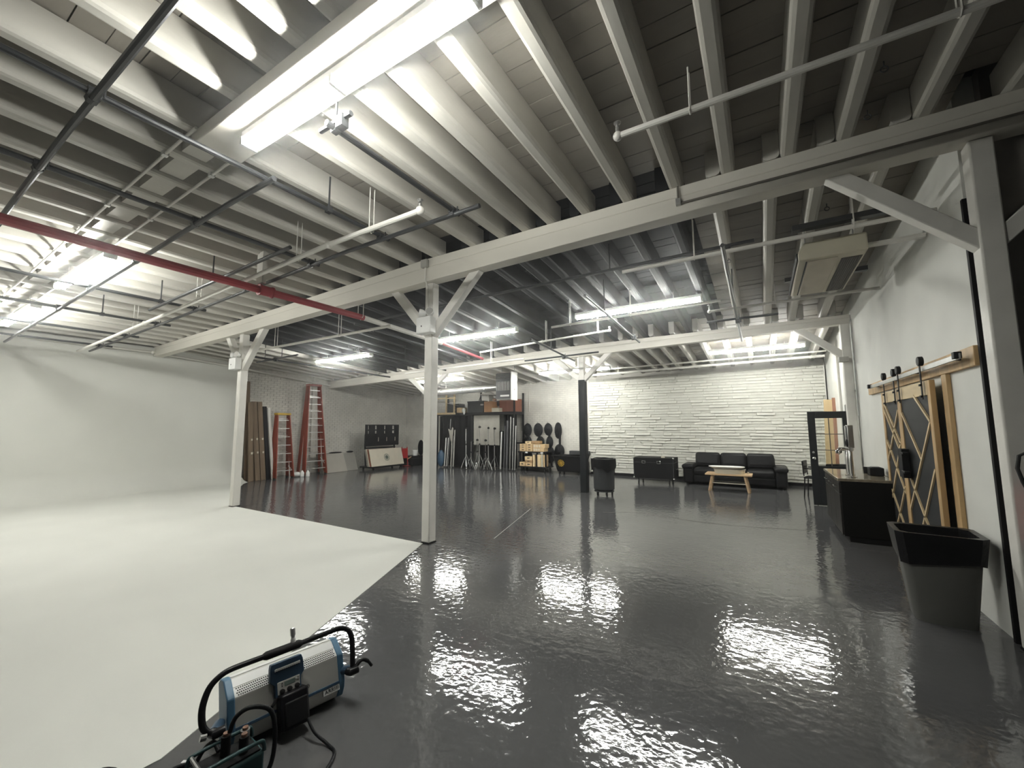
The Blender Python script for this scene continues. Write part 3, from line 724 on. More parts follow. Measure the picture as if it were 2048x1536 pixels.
# ------------------------------------------------------------------ grey bin with liner, extinguisher
t = thing('waste_bin', 'grey rectangular bin with black liner at the foot of the right column', 'bin', (1.25, 5.14, 0), -.06)
def frustum(z0, z1, a0, b0, a1, b1, c=.05):
    def ring(z, a, b_): return [(a * sx - (c * sx if k else 0), b_ * sy - (0 if k else c * sy), z) for sx, sy, k in ((1, -1, 0), (1, 1, 0), (1, 1, 1), (-1, 1, 1), (-1, 1, 0), (-1, -1, 0), (-1, -1, 1), (1, -1, 1))]
    return ring(z0, a0, b0), ring(z1, a1, b1)
def loft(*rings, cap0=True, cap1=True):
    m = MB(); n = len(rings[0]); vs = [p for r in rings for p in r]; fs = []
    for i in range(len(rings) - 1):
        for j in range(n): fs.append((i * n + j, i * n + (j + 1) % n, (i + 1) * n + (j + 1) % n, (i + 1) * n + j))
    if cap0: fs.append(tuple(range(n)))
    if cap1: fs.append(tuple(range((len(rings) - 1) * n, len(rings) * n)))
    return m.add(vs, fs)
a, b = frustum(0, .72, .19, .15, .262, .215)
i0, i1 = frustum(.02, .718, .18, .14, .252, .205)
loft(a, b, i1, i0, cap0=True, cap1=True).build('bin_body', 'bin_grey', t, smooth=50)
def wav(r, dz, k): return [(x * (1 + .006 * math.sin(i * 2.1 + k)), y * (1 + .006 * math.cos(i * 1.7 + k)), z + dz * math.sin(i * 1.9 + k)) for i, (x, y, z) in enumerate(r)]
l0, l1 = frustum(.50, .75, .262, .212, .288, .240)
l2, l3 = frustum(.747, .41, .244, .196, .225, .18)
loft(wav(l0, .035, .5), l1, l2, l3, cap0=False, cap1=True).build('bin_liner', 'bag', t, smooth=30)

t = thing('fire_extinguisher', 'red fire extinguisher with looped black hose on the right column face', 'extinguisher', (1.705, 4.535, .80))
MB().lathe([(.02, 0), (.075, .01), (.08, .04), (.08, .36), (.06, .42), (.025, .45)], n=20).build('cylinder', 'red', t)
MB().lathe([(.025, .45), (.025, .50)], n=12).bar((0, 0, .50), (-.02, -.10, .53), .02, .012).build('valve', 'steel', t)
MB().tube([(0, -.02, .50), (-.03, -.05, .62), (-.08, -.06, .68), (-.125, -.06, .65), (-.14, -.06, .56), (-.12, -.06, .46), (-.095, -.06, .38), (-.08, -.05, .30)], .012, 8).build('hose', 'rubber', t)
MB().bb(-.02, .02, .078, .094, .05, .4).build('wall_bracket', 'steel', t)

# ------------------------------------------------------------------ split brick scenery panel
t = thing('scenery_panel', 'tall white split brick scenery panel behind the leather sofa', 'scenery wall', (-1.85, 14.05, 0))
MB().bb(-3.40, 3.40, 0, .05, 0, 3.34).build('backing', 'mortar', t)
for x in (-3.40, 3.40): MB().bb(x - .012, x + .012, -.03, .06, .06, 3.34).build('edge_board', 'white_post', t)
MB().bb(-3.40, 3.40, -.012, .0, 0, .085).build('base_strip', 'black', t)
b = MB(); brick_face(b, (-3.385, 0, .095), (1, 0, 0), (0, -1, 0), 6.77, 3.235, .42, .085, .008, .012, .024, vary=.45, lip=.034)
b.build('split_bricks', 'stone_white', t, smooth=0, kind='stuff')

# ------------------------------------------------------------------ sofa, coffee table, road case
t = thing('leather_sofa', 'black leather three seat sofa in front of the white split brick panel', 'sofa', (-.76, 13.42, 0))
MB().bb(-1.02, 1.02, -.40, .42, .05, .30).build('sofa_base', 'leather', t, bevel=.04, seg=3)
for i, (xa, xb) in enumerate(((-1.0, -.34), (-.33, .33), (.34, 1.0))):
    MB().bb(xa, xb, -.50, .22, .27, .47).build('seat_cushion', 'leather', t, bevel=.075, seg=4)
    MB().bb(xa, xb, -.47, -.38, .08, .28).build('footrest_panel', 'leather', t, bevel=.035, seg=3)
    m = MB().box((lerp(xa, xb, .5), .29, .68), (xb - xa + .01, .24, .40), Matrix.Rotation(-.16, 3, 'X')); m.build('back_cushion', 'leather', t, bevel=.085, seg=4)
    MB().box((lerp(xa, xb, .5), .235, .555), (xb - xa - .02, .16, .17), Matrix.Rotation(-.1, 3, 'X')).build('lumbar_cushion', 'leather', t, bevel=.06, seg=4)
MB().bb(-1.02, 1.02, .30, .47, .10, .78).build('back_shell', 'leather', t, bevel=.05, seg=3)
for sx in (-1, 1):
    MB().bb(sx * 1.0, sx * 1.26, -.52, .42, .05, .50).build('arm', 'leather', t, bevel=.06, seg=3)
    MB().bb(sx * .97, sx * 1.29, -.56, .40, .44, .58).build('arm_pad', 'leather', t, bevel=.065, seg=4)
    for y in (-.44, .36): MB().lathe([(.03, 0), (.03, .055)], (sx * 1.16, y, 0), 10).build('foot', 'black', t)

t = thing('coffee_table', 'light wood coffee table with splayed legs in front of the sofa', 'table', (-.80, 12.18, 0), -.02)
MB().bb(-.53, .53, -.27, .27, .405, .445).build('tabletop', 'table_wood', t, bevel=.006)
MB().bb(-.38, .38, -.16, .16, .20, .215).build('lower_shelf', 'glass', t)
for y in (-.16, .16): MB().bb(-.40, .40, y - .012, y + .012, .195, .22).build('shelf_rail', 'clear_plastic', t)
for sx in (-1, 1):
    for sy in (-1, 1): MB().bar((sx * .37, sy * .19, .405), (sx * .45, sy * .23, 0), .05, .045).build('leg', 'table_wood', t, bevel=.005)
def oval(a, b_, z, n=28, p=2.6, cx=0): return [(cx + a * math.copysign(abs(math.cos(q)) ** (2 / p), math.cos(q)), b_ * math.copysign(abs(math.sin(q)) ** (2 / p), math.sin(q)), z) for q in [2 * PI * k / n for k in range(n)]]
t = thing('storage_tub', 'pale milky plastic tub standing on the coffee table', 'tub', (-.78, 12.16, .446))
loft(oval(.34, .18, 0), oval(.36, .20, .10), oval(.375, .21, .105), oval(.375, .21, .115), oval(.35, .19, .115), oval(.33, .17, .012)).build('tub_body', 'clear_plastic', t, smooth=50)
t = thing('white_tray', 'white oval tray resting tilted on the milky tub', 'tray', (-.84, 12.12, .566), .04)
r_ = [loft(oval(.33, .16, .012), oval(.41, .22, .05), oval(.42, .23, .058), oval(.40, .21, .055), oval(.32, .15, .022))]
r_[0].build('tray_body', 'white_plastic', t, smooth=50)
t = thing('wood_cup', 'tiny pale cup at the right end of the coffee table', 'cup', (-.36, 12.2, .446))
MB().lathe([(.018, 0), (.022, .05), (.018, .05), (.016, .006)], n=12).build('cup_body', 'clear_plastic', t)

t = thing('road_case', 'black road case on short legs left of the sofa', 'case', (-2.78, 12.95, 0))
MB().bb(-.57, .57, -.37, .37, .15, .745).build('case_body', 'black', t, bevel=.006)
MB().bb(-.575, .575, -.375, .375, .60, .612).build('lid_seam', 'heater_dark', t)
for x in (-.27, .16):
    f = MB().bb(x - .055, x + .055, -.382, -.37, .575, .66).build('latch_plate', 'chrome', t, bevel=.004)
    MB().bb(x - .036, x + .036, -.386, -.38, .595, .642).build('latch_dish', 'black', f)
for x in (-.56, .56):
    for z in (.16, .735): MB().ball((x, -.362, z), .03, 10, 6).build('corner_ball', 'chrome', t)
    MB().tube([(x, -.37, .17), (x, -.37, .73)], .009, 6).build('edge_trim', 'heater_dark', t)
for x in (-.45, .42):
    for y in (-.27, .27):
        MB().tube([(x, y, .15), (x, y, .05)], .02, 8).tube([(x - .016, y, .045), (x + .016, y, .045)], .045, 12).build('caster', 'rubber', t)
MB().tube([(.575, -.12, .44), (.60, -.1, .42), (.60, .1, .42), (.575, .12, .44)], .01, 6).build('side_handle', 'chrome', t)
t = thing('tape_roll', 'small pale roll of tape lying on the black road case', 'tape', (-2.52, 12.72, .747))
MB().lathe([(.03, 0), (.055, 0), (.055, .045), (.03, .045), (.03, 0)], n=16, caps=False).build('roll_body', 'clear_plastic', t)

# ------------------------------------------------------------------ round trash can on wheels
t = thing('trash_can', 'dark grey round trash can with black liner on a wheeled dolly', 'trash can', (-3.40, 10.02, 0))
MB().lathe([(.205, .11), (.225, .13), (.268, .66), (.285, .665), (.29, .70), (.285, .72), (.27, .86), (.255, .86), (.25, .15)], n=32).build('can_body', 'can_grey', t)
for k in range(12):
    a = 2 * PI * k / 12
    MB().bar((.224 * math.cos(a), .224 * math.sin(a), .16), (.262 * math.cos(a), .262 * math.sin(a), .62), .012, .012).build('rib', 'can_grey', t)
m = MB(); n = 40; vs = []; fs = []
for i, (r, z, w_) in enumerate(((.296, .63, .5), (.300, .72, .25), (.302, .82, .15), (.298, .885, .06), (.265, .885, .06), (.24, .6, .0))):
    for j in range(n):
        a = 2 * PI * j / n; q = 1 + .02 * math.sin(7 * a + i) * (1 if i < 4 else 0)
        vs.append((r * q * math.cos(a), r * q * math.sin(a), z + w_ * .09 * (math.sin(3 * a + 1) + .6 * math.sin(8 * a))))
for i in range(5):
    for j in range(n): fs.append((i * n + j, i * n + (j + 1) % n, (i + 1) * n + (j + 1) % n, (i + 1) * n + j))
m.add(vs, fs).build('can_liner', 'bag', t, smooth=50)
MB().lathe([(.19, .085), (.24, .09), (.24, .11), (.19, .115)], n=28).build('dolly', 'can_grey', t)
for k in range(5):
    a = 2 * PI * k / 5 + .3; x, y = .19 * math.cos(a), .19 * math.sin(a)
    MB().tube([(x - .014, y, .038), (x + .014, y, .038)], .038, 12).box((x, y, .07), (.04, .03, .04)).build('caster', 'rubber', t)

# ------------------------------------------------------------------ tub truck with flower emblem
def emblem(parent, mk, c, r, m1, m2, petals=12, name='flower_emblem'):
    # a disc ringed with separate rays, in the plane given by mk(u, v) -> 3D
    vs = [mk(c[0], c[1])] + [mk(c[0] + .52 * r * math.cos(2 * PI * k / 20), c[1] + .52 * r * math.sin(2 * PI * k / 20)) for k in range(20)]
    e = MB().add(vs, [(0, 1 + k, 1 + (k + 1) % 20) for k in range(20)]).build(name, m2, parent, smooth=0)
    for k in range(petals):
        a = 2 * PI * k / petals + .1; d = .5 * 2 * PI / petals
        p = [(.56, -.30 * d), (1.0, -.62 * d), (1.0, .62 * d), (.56, .30 * d)]
        MB().add([mk(c[0] + r * q * math.cos(a + w_), c[1] + r * q * math.sin(a + w_)) for q, w_ in p], [(0, 1, 2, 3)]).build('petal', m1, e, smooth=0)
    return e
t = thing('tub_truck', 'black plastic tub truck with a yellow flower emblem beside the rear column', 'cart', (-5.83, 13.72, 0))
def rect(z, x0, x1, y0, y1, c=.05): return [(x0 + c, y0, z), (x1 - c, y0, z), (x1, y0 + c, z), (x1, y1 - c, z), (x1 - c, y1, z), (x0 + c, y1, z), (x0, y1 - c, z), (x0, y0 + c, z)]
loft(rect(.14, -.44, .46, -.30, .30), rect(.62, -.56, .55, -.37, .37), rect(.63, -.60, .59, -.41, .41), rect(.66, -.60, .59, -.41, .41), rect(.66, -.54, .53, -.35, .35), rect(.17, -.42, .44, -.28, .28)).build('tub_body', 'tub_black', t, smooth=30)
MB().bb(-.15, .60, .18, .40, .66, .80).build('folded_lid', 'can_grey', t, bevel=.01)
emblem(t, lambda u, v: (u, -.305 - (v - .14) / .48 * .07 - .004, v), (-.24, .40), .125, 'yellow_print', 'gold_print')
MB().bb(-.42, .44, -.26, .26, .10, .14).build('frame', 'black', t)
for x in (-.36, .36):
    for y in (-.2, .2): MB().tube([(x - .02, y, .05), (x + .02, y, .05)], .05, 12).box((x, y, .09), (.05, .04, .04)).build('caster', 'rubber', t)

# ------------------------------------------------------------------ utility cart with apple boxes
t = thing('utility_cart', 'black two shelf utility cart loaded with wooden apple boxes', 'cart', (-7.37, 13.95, 0))
for z in (.15, .70): MB().bb(-.60, .60, -.30, .30, z, z + .05).build('shelf', 'black', t, bevel=.01)
for x in (-.54, .20, .54):
    for y in (-.25, .25): MB().bb(x - .03, x + .03, y - .03, y + .03, .20, .70).build('post', 'black', t)
for x in (-.5, .5):
    for y in (-.22, .22): MB().tube([(x - .02, y, .06), (x + .02, y, .06)], .06, 12).box((x, y, .12), (.05, .04, .06)).build('caster', 'rubber', t)
for x in (-.22, .42): MB().bb(x - .05, x + .05, -.312, -.303, .685, .735).build('shelf_tag', 'white_plastic', t)
def crate(x, z, w, h, d, label, slot=True, m='crate', marks=0, y=13.80):
    t = thing('apple_box', label, 'box', (x, y, z), 0, 'wooden apple boxes on the cart')
    MB().bb(-w / 2, w / 2, -d / 2, d / 2, 0, h - .001).build('box_body', m, t, bevel=.004)
    if slot: MB().bb(-w * .18, w * .18, -d / 2 - .002, -d / 2 + .004, h * .42, h * .68).build('hand_slot', 'black', t)
    for k in range(marks): MB().bb(-w * .42 + k * w * .2, -w * .42 + k * w * .2 + w * .13, -d / 2 - .0025, -d / 2 + .002, h * .18, h * .82).build('stencil_mark', 'cream', t)
    return t
Z = .752
crate(-7.74, Z, .26, .10, .34, 'apple box at bottom left of the pile on the cart top'); crate(-7.74, Z + .10, .26, .085, .34, 'middle box of the left pile on the cart top'); crate(-7.74, Z + .185, .26, .085, .34, 'top box of the left pile on the cart top')
crate(-7.46, Z, .26, .10, .34, 'apple box at bottom of the second pile on the cart top'); crate(-7.46, Z + .10, .26, .085, .34, 'middle box of the second pile on the cart top'); crate(-7.46, Z + .185, .26, .10, .34, 'upper box of the second pile, under the palest box')
crate(-7.08, Z, .46, .13, .34, 'wide stencilled apple box at the right on the cart top', False, 'crate', 3); crate(-7.06, Z + .13, .50, .14, .34, 'wide stencilled apple box stacked on another stencilled one', False, 'crate', 3)
crate(-7.52, Z + .286, .25, .085, .30, 'palest apple box, on top of the cart pile at left', True, 'pine_pale'); crate(-7.22, Z + .286, .28, .10, .30, 'plain brown box crowning the cart pile at right', False, 'crate_dark')
Z = .202
crate(-7.77, Z, .22, .15, .34, 'single apple box at lower left shelf of the cart'); crate(-7.50, Z, .28, .13, .34, 'lowest of three apple boxes on the lower cart shelf'); crate(-7.50, Z + .13, .28, .10, .34, 'darker middle apple box on the lower cart shelf', True, 'crate_dark'); crate(-7.51, Z + .23, .30, .13, .34, 'top apple box of the pile on the lower cart shelf', True, 'pine_pale')
for x, w, h, m, lab in ((-7.29, .07, .43, 'pine_pale', 'narrow board standing upright beside the lower shelf pile'), (-7.07, .14, .44, 'pine_pale', 'thick pale board upright at the right of the lower shelf'), (-6.955, .06, .46, 'cream', 'thin cream board upright on the lower cart shelf'), (-6.87, .06, .43, 'crate', 'brown board upright at the far right of the lower shelf')):
    crate(x, Z, w, h, .30, lab, False, m)

# ------------------------------------------------------------------ coiled cables hanging on the back wall
def cable_coils(x, label, coils, drop=None):
    t = thing('cable_bundle', label, 'cables', (x, 14.27, 1.80), 0, 'black cable bundles on the back wall')
    MB().tube([(0, .09, .0), (0, -.02, .0), (0, -.04, .03)], .012, 8).build('wall_hook', 'steel', t)
    for cx, cz, rx, rz_, th in coils:
        m = MB()
        for k in range(6):
            f = 1 - k * .16; o = random.uniform(-.015, .015)
            m.tube([(cx + o + rx * f * math.cos(a), -.018 * k + .03 + random.uniform(-.006, .006), cz + rz_ * f * math.sin(a)) for a in [2 * PI * q / 22 for q in range(23)]], th, 7, False)
        m.build('coil', 'cable', t, smooth=60, kind='stuff')
    if drop: MB().tube(drop, .045, 8).build('strap', 'cable', t)
cable_coils(-7.90, 'leftmost black cable bundle hanging above the utility cart', [(0, -.26, .15, .22, .035), (.02, -.75, .14, .24, .035), (.02, -1.25, .13, .2, .03)], [(.03, -.0, -.42), (.05, -.0, -.55)])
cable_coils(-7.43, 'second black cable bundle, behind the tallest boxes', [(0, -.26, .16, .23, .035), (.08, -.75, .14, .22, .032)], [(.06, 0, -.45), (.07, 0, -.58)])
cable_coils(-7.00, 'third black cable bundle, reaching low behind the cart', [(0, -.24, .14, .21, .032), (.05, -.72, .12, .20, .03), (.08, -1.2, .15, .28, .04)], [(.06, 0, -.4), (.06, 0, -1.0)])
cable_coils(-6.58, 'rightmost grey black cable bundle above the tub truck', [(0, -.28, .11, .27, .04), (.04, -1.05, .16, .22, .045)], [(.08, 0, -.3), (.07, 0, -.95)])

# ------------------------------------------------------------------ storage rack and what is on it
t = thing('storage_rack', 'tall black storage rack against the back wall with curtained front', 'rack', (-10.0, 13.95, 0))
for x in (-1.95, -.10, 1.90):
    for y in (-.32, .36): MB().bb(x - .03, x + .03, y - .03, y + .03, 0, 3.0 if y > 0 else 2.9 if x > 1 else 2.24).build('upright', 'black', t)
MB().bb(-1.98, 1.93, -.35, .39, 2.15, 2.25).build('top_deck', 'black', t, bevel=.004)
MB().bb(-1.98, -.95, -.36, -.345, 2.19, 2.27).build('deck_lip', 'pine_pale', t)
MB().bb(-1.95, 1.90, .30, .34, 1.0, 1.05).build('rear_beam', 'black', t)
def curtain(parent, name, m, x0, x1, z0, z1, y, amp=.03, n=26):
    xs = [lerp(x0, x1, k / n) for k in range(n + 1)]; vs = []; fs = []
    yy = [y + amp * math.sin(k * 1.35) + random.uniform(-.008, .008) for k in range(n + 1)]
    for x, q in zip(xs, yy): vs += [(x, q, z0), (x, q, z1), (x, q + .012, z1), (x, q + .012, z0)]
    for k in range(n):
        a = 4 * k
        for c in range(4): fs.append((a + c, a + (c + 1) % 4, a + 4 + (c + 1) % 4, a + 4 + c))
    return MB().add(vs, fs).build(name, m, parent, smooth=60)
curtain(t, 'curtain', 'black_cloth', -1.9, -.14, .06, 2.14, -.22)
curtain(t, 'curtain', 'black_cloth', 1.28, 1.88, .06, 2.14, -.10)
curtain(t, 'curtain', 'black_cloth', -.14, 1.3, .05, 1.5, .25)
t = thing('grey_sheet', 'grey cloth sheet hanging from the rack behind the light stands', 'cloth', (-9.42, 13.66, 2.13))
curtain(t, 'sheet_cloth', 'grey_cloth', -.62, .62, -1.18, 0, .0, .006, 12)

def light_stand(label, x, y, h, m='steel', spread=.21, arm=0.0, head=True):
    t = thing('light_stand', label, 'stand', (x, y, 0), random.uniform(0, 2), 'grip stands in front of the rack')
    MB().tube([(0, 0, .12), (0, 0, h * .6)], .018, 8).build('lower_tube', m, t)
    MB().tube([(0, 0, h * .6), (0, 0, h)], .012, 8).build('upper_tube', m, t)
    for k in range(3):
        a = 2 * PI * k / 3; c, s_ = math.cos(a), math.sin(a)
        MB().tube([(0, 0, .62 - .12 * k), (c * .09, s_ * .09, .42 - .08 * k), (c * spread, s_ * spread, .02)], .012, 7).build('leg', m, t)
    MB().tube([(0, 0, h * .6 - .03), (0, 0, h * .6 + .03)], .028, 8).tube([(0, 0, h * .6), (.06, 0, h * .6)], .009, 6).build('knob_collar', 'black', t)
    if head: MB().tube([(-.04, 0, h), (.05, 0, h)], .035, 10).tube([(0, 0, h - .03), (0, 0, h + .05)], .018, 8).build('grip_head', 'black', t)
    if arm: MB().tube([(0, .03, h), (0, .03, h - arm)], .009, 6).build('grip_arm', m, t)
    return t
for x, y, h, lab, m in ((-10.22, 13.38, 1.62, 'leftmost grip stand with pale column beside the black curtain', 'alu'), (-9.92, 13.32, 1.12, 'short grip stand, second from the left before the sheet', 'steel'), (-9.70, 13.42, 1.15, 'short grip stand, third from the left before the sheet', 'chrome'),
                        (-9.50, 13.30, 1.66, 'tall grip stand with stepped column in the middle of the sheet', 'steel'), (-9.27, 13.38, 1.14, 'short grip stand right of the middle of the sheet', 'chrome'), (-9.08, 13.30, 1.62, 'tall grip stand with wide black head', 'steel'),
                        (-8.86, 13.40, 1.60, 'rightmost tall grip stand at the edge of the grey sheet', 'chrome')):
    light_stand(lab, x, y, h, m, arm=.5 if h > 1.3 else 0)
def pole(label, x, y, h, r, m, tilt=.0, group='poles leaning on the rack'):
    t = thing('leaning_pole', label, 'pole', (x, y, 0), 0, group)
    MB().tube([(0, 0, 0), (tilt, .10, h)], r, 10).build('pole_tube', m, t)
    MB().tube([(0, 0, 0), (0, .005, .05)], r * 1.3, 10).build('end_cap', 'rubber', t)
for x, h, r, m, lab in ((-8.66, 1.48, .035, 'alu', 'bright pole leaning right beside the grey sheet'), (-8.50, 1.7, .03, 'heater_dark', 'first dark pole right of the bright pole'), (-8.38, 1.9, .045, 'heater_dark', 'thick dark pole between the rack curtains'),
                        (-8.24, 2.05, .03, 'brushed', 'tall grey pole near the right post of the rack'), (-8.12, 2.0, .025, 'steel', 'tall thin pole at the right end of the rack'), (-8.02, 1.7, .02, 'alu', 'outermost thin pole right of the rack')):
    pole(lab, x, 13.50, h, r, m)
for x, h, r, m, tl, lab in ((-11.40, 1.22, .03, 'alu', .0, 'left bright short pole before the black curtain'), (-11.29, 1.22, .022, 'alu', .01, 'right bright short pole before the black curtain'), (-11.22, 2.0, .012, 'steel', .05, 'thin curved rod behind the short bright poles'), (-11.08, 1.30, .03, 'brushed', .08, 'grey pole leaning under the folded reflector'), (-10.94, 1.55, .028, 'heater_grey', .0, 'grey pole beside the folded reflector')):
    pole(lab, x, 13.46, h, r, m, tl)
t = thing('folded_reflector', 'folded grey reflector panel leaning before the black curtain', 'reflector', (-11.02, 13.42, 0))
MB().add([(0, 0, 1.02), (-.17, 0, 1.60), (-.03, .02, 1.52), (.02, .03, 1.66), (.09, .03, 1.62), (.04, 0, 1.02), (0, .02, 1.02), (-.17, .02, 1.60), (-.03, .04, 1.52), (.02, .05, 1.66), (.09, .05, 1.62), (.04, .02, 1.02)],
         [(0, 1, 2, 3, 4, 5), (6, 7, 8, 9, 10, 11), (0, 1, 7, 6), (1, 2, 8, 7), (2, 3, 9, 8), (3, 4, 10, 9), (4, 5, 11, 10), (5, 0, 6, 11)]).build('panel_cloth', 'grey_cloth', t, smooth=0)
MB().bar((0, .01, 0), (.02, .01, 1.02), .03, .03).build('panel_leg', 'heater_grey', t)
t = thing('blue_bag', 'dark blue bag on the floor beside the bright short poles', 'bag', (-11.62, 13.50, 0))
MB().ball((0, 0, .36), .22, 14, 10, (.8, .6, 1.6)).build('bag_body', 'sp_navy', t)
MB().tube([(-.1, 0, .68), (0, 0, .80), (.1, 0, .68)], .015, 8).build('bag_handle', 'black', t)

Z = 2.252
t = thing('timber_rack', 'pale timber frame standing on the rack deck at left', 'frame', (-11.45, 13.80, Z))
for x in (-.17, .27): MB().bb(x - .035, x + .035, -.02, .02, 0, .86 if x < 0 else .93).build('frame_post', 'pine_pale', t)
for z in (.62, .82): MB().bb(-.62, .36, -.045, -.02, z, z + .05).build('frame_rail', 'pine_pale', t)
MB().tube([(-.6, .05, .42), (-.2, .06, .45), (.2, .06, .36), (.45, .06, .3)], .015, 8).build('curved_rod', 'alu', t)
def storage_box(name, label, x, y, w, d, h, m, cat='box', z=Z, lid=None, rz=0):
    t = thing(name, label, cat, (x, y, z), rz, 'boxes on the rack deck')
    MB().bb(-w / 2, w / 2, -d / 2, d / 2, 0, h).build('box_body', m, t, bevel=.008)
    if lid: MB().bb(-w / 2 - .01, w / 2 + .01, -d / 2 - .01, d / 2 + .01, h - .05, h + .01).build('box_lid', lid, t, bevel=.006)
    return t
storage_box('storage_bin', 'dark grey bin behind the pale timber frame', -11.35, 14.10, .7, .4, .40, 'can_grey', 'bin')
storage_box('storage_box', 'small tan box right of the timber frame on the rack', -10.78, 13.80, .30, .3, .22, 'crate')
storage_box('storage_bin', 'large dark bin with a white tag on the rack deck', -9.98, 13.82, .80, .3, .46, 'can_grey', 'bin', lid='can_grey')
o = bpy.data.objects[ 'storage_bin.001']; MB().bb(.26, .40, -.156, -.148, .28, .34).build('bin_tag', 'white_plastic', o)
storage_box('storage_box', 'orange cardboard box at the middle of the rack deck', -9.30, 13.80, .40, .4, .43, 'cardboard', lid=None)
storage_box('storage_box', 'low pale open box right of the orange box', -8.95, 13.72, .32, .3, .16, 'clear_plastic')
storage_box('storage_box', 'large reddish box at the right end of the rack deck', -8.32, 13.98, .42, .5, .50, 'red_card')
storage_box('storage_box', 'reddish brown box beside the right post of the rack', -8.76, 14.05, .34, .4, .46, 'red_card')
storage_box('storage_bin', 'grey bucket shaped bin standing behind on the rack deck', -9.72, 14.15, .36, .3, .72, 'heater_grey', 'bin')
t = thing('metal_shade', 'grey flared metal lamp shade sitting on the grey bin', 'lamp shade', (-9.68, 14.12, Z + .722))
MB().lathe([(.30, 0), (.28, .04), (.16, .12), (.06, .17), (.05, .20), (.0, .20)], n=24).build('shade_body', 'heater_grey', t)
t = thing('lamp_stack', 'jumble of shiny lamp parts between the shade and the heater', 'lamp parts', (-9.15, 14.05, Z + .44))
for k in range(5): MB().ball((random.uniform(-.2, .2), random.uniform(-.1, .1), .09 + .09 * k), .09, 10, 7).build('lamp_part', 'brushed' if k % 2 else 'copper', t)
MB().bb(-.15, .15, -.12, .12, -.19, .02).build('parts_tray', 'heater_dark', t)
t = thing('tripod_arm', 'dark folded tripod standing behind the large dark bin', 'tripod', (-10.15, 14.15, Z))
MB().tube([(.1, 0, 0), (.12, 0, .85)], .035, 8).build('tripod_column', 'black', t)
for dx in (-.18, .2): MB().tube([(.12, 0, .75), (dx, -.05, 0)], .015, 8).build('leg', 'black', t)
t = thing('white_rag', 'crumpled white rag hanging over the edge of the rack deck', 'cloth', (-10.55, 13.66, Z))
MB().ball((0, -.02, .10), .08, 12, 8, (1.1, .9, 1.3)).ball((.05, -.05, .0), .055, 10, 7, (1, .8, 1.5)).build('rag_folds', 'white_plastic', t)

t = thing('unit_heater', 'grey louvred unit heater hanging from the ceiling above the rack', 'heater', (-7.25, 11.6, 2.56))
MB().bb(-.29, .29, -.08, .27, 0, .90).build('casing', 'heater_grey', t, bevel=.012)
MB().bb(-.30, .285, -.10, -.08, .03, .88).build('louvre_back', 'heater_dark', t)
for k in range(11): MB().bb(-.24 + .046 * k, -.232 + .046 * k, -.13, -.10, .30, .60).build('louvre', 'steel', t)
for k in range(4): MB().box((0, -.115, .70 + .045 * k), (.52, .035, .006), Matrix.Rotation(.5, 3, 'X')).build('louvre', 'steel', t)
MB().bb(-.12, .22, -.112, -.10, .10, .16).build('name_plate', 'white_plastic', t)
MB().bb(.285, .31, -.12, .29, -.02, .92).build('side_panel', 'white_metal', t, bevel=.008)
MB().ball((.315, .1, .34), .03, 12, 8, (.5, 1, 1)).build('panel_knob', 'white_plastic', t)
for x in (-.25, .25): MB().tube([(x, .2, .88), (x, .2, 3.86 - 2.56)], .01, 6).build('hanger_rod', 'steel', t)
t = thing('flue_duct', 'shiny round metal duct running left from the unit heater', 'duct', (-9.0, 11.85, 3.0))
MB().tube([(-1.9, 0, -.05), (1.45, 0, .02)], .115, 20).build('duct_pipe', 'brushed', t)
for x in (-1.0, .6): MB().tube([(x, 0, .1), (x, 0, .80)], .008, 6).build('hanger_rod', 'steel', t)
for x in (-1.2, -.2, .8): MB().tube([(x - .02, 0, -.02), (x + .02, 0, -.02)], .125, 20).build('duct_band', 'steel', t)
t = thing('gas_conduit', 'thin white conduit stepping down the back wall beside the heater', 'conduit', (-7.85, 14.37, 2.6))
MB().tube([(.24, 0, 1.0), (.24, 0, .78), (0, 0, .86), (0, 0, -.35)], .016, 8).build('conduit_pipe', 'white_pipe', t)

# ------------------------------------------------------------------ ladders, flats and boards along the brick wall
def step_ladder(label, x, y, H, w0, w1, n, depth, rails, cap, folded=.18):
    t = thing('step_ladder', label, 'ladder', (x, y, 0))
    def L(s, z, q): return (lerp(depth, .02, z / H) * q - .0, s * lerp(w0, w1, z / H), z)
    for q, nm in ((1, 'front_rail'), (-folded, 'rear_rail')):
        for s in (-1, 1):
            MB().bar(L(s, .02, q), L(s, H, q), .19 if q > 0 else .15, .03, (0, 1, 0)).build(nm, rails, t, bevel=.004)
    for k in range(n):
        z = H * (k + .9) / (n + .6); wz = lerp(w0, w1, z / H)
        MB().bb(L(0, z, 1)[0] - .035, L(0, z, 1)[0] + .045, -wz + .01, wz - .01, z - .012, z + .014).build('step', 'alu', t, bevel=.003)
        if k % 2 == 0: MB().bb(L(0, z, -folded)[0] - .01, L(0, z, -folded)[0] + .012, -wz + .01, wz - .01, z + .04, z + .058).build('rear_bar', 'alu', t)
    MB().bb(-.10, .14, -w1 - .03, w1 + .03, H - .02, H + .05).build('top_cap', cap, t, bevel=.012)
    for s in (-1, 1):
        MB().bar(L(s, H * .115, 1), L(s * .6, H * .19, 1), .02, .02).build('knee_brace', 'alu', t)
        for q in (1, -folded): MB().box(L(s, .025, q), (.10, .05, .05)).build('foot', 'rubber', t)
    return t
step_ladder('tall red orange step ladder folded against the brick wall', -14.02, 9.16, 3.2, .42, .22, 12, .30, 'orange', 'orange')
step_ladder('shorter red orange step ladder with yellow top beside the boards', -13.95, 8.02, 2.12, .30, .20, 7, .26, 'orange', 'yellow')
t = thing('paint_jug', 'small white jug on the floor at the foot of the tall ladder', 'jug', (-13.55, 8.78, 0), 0, 'white jugs by the tall ladder')
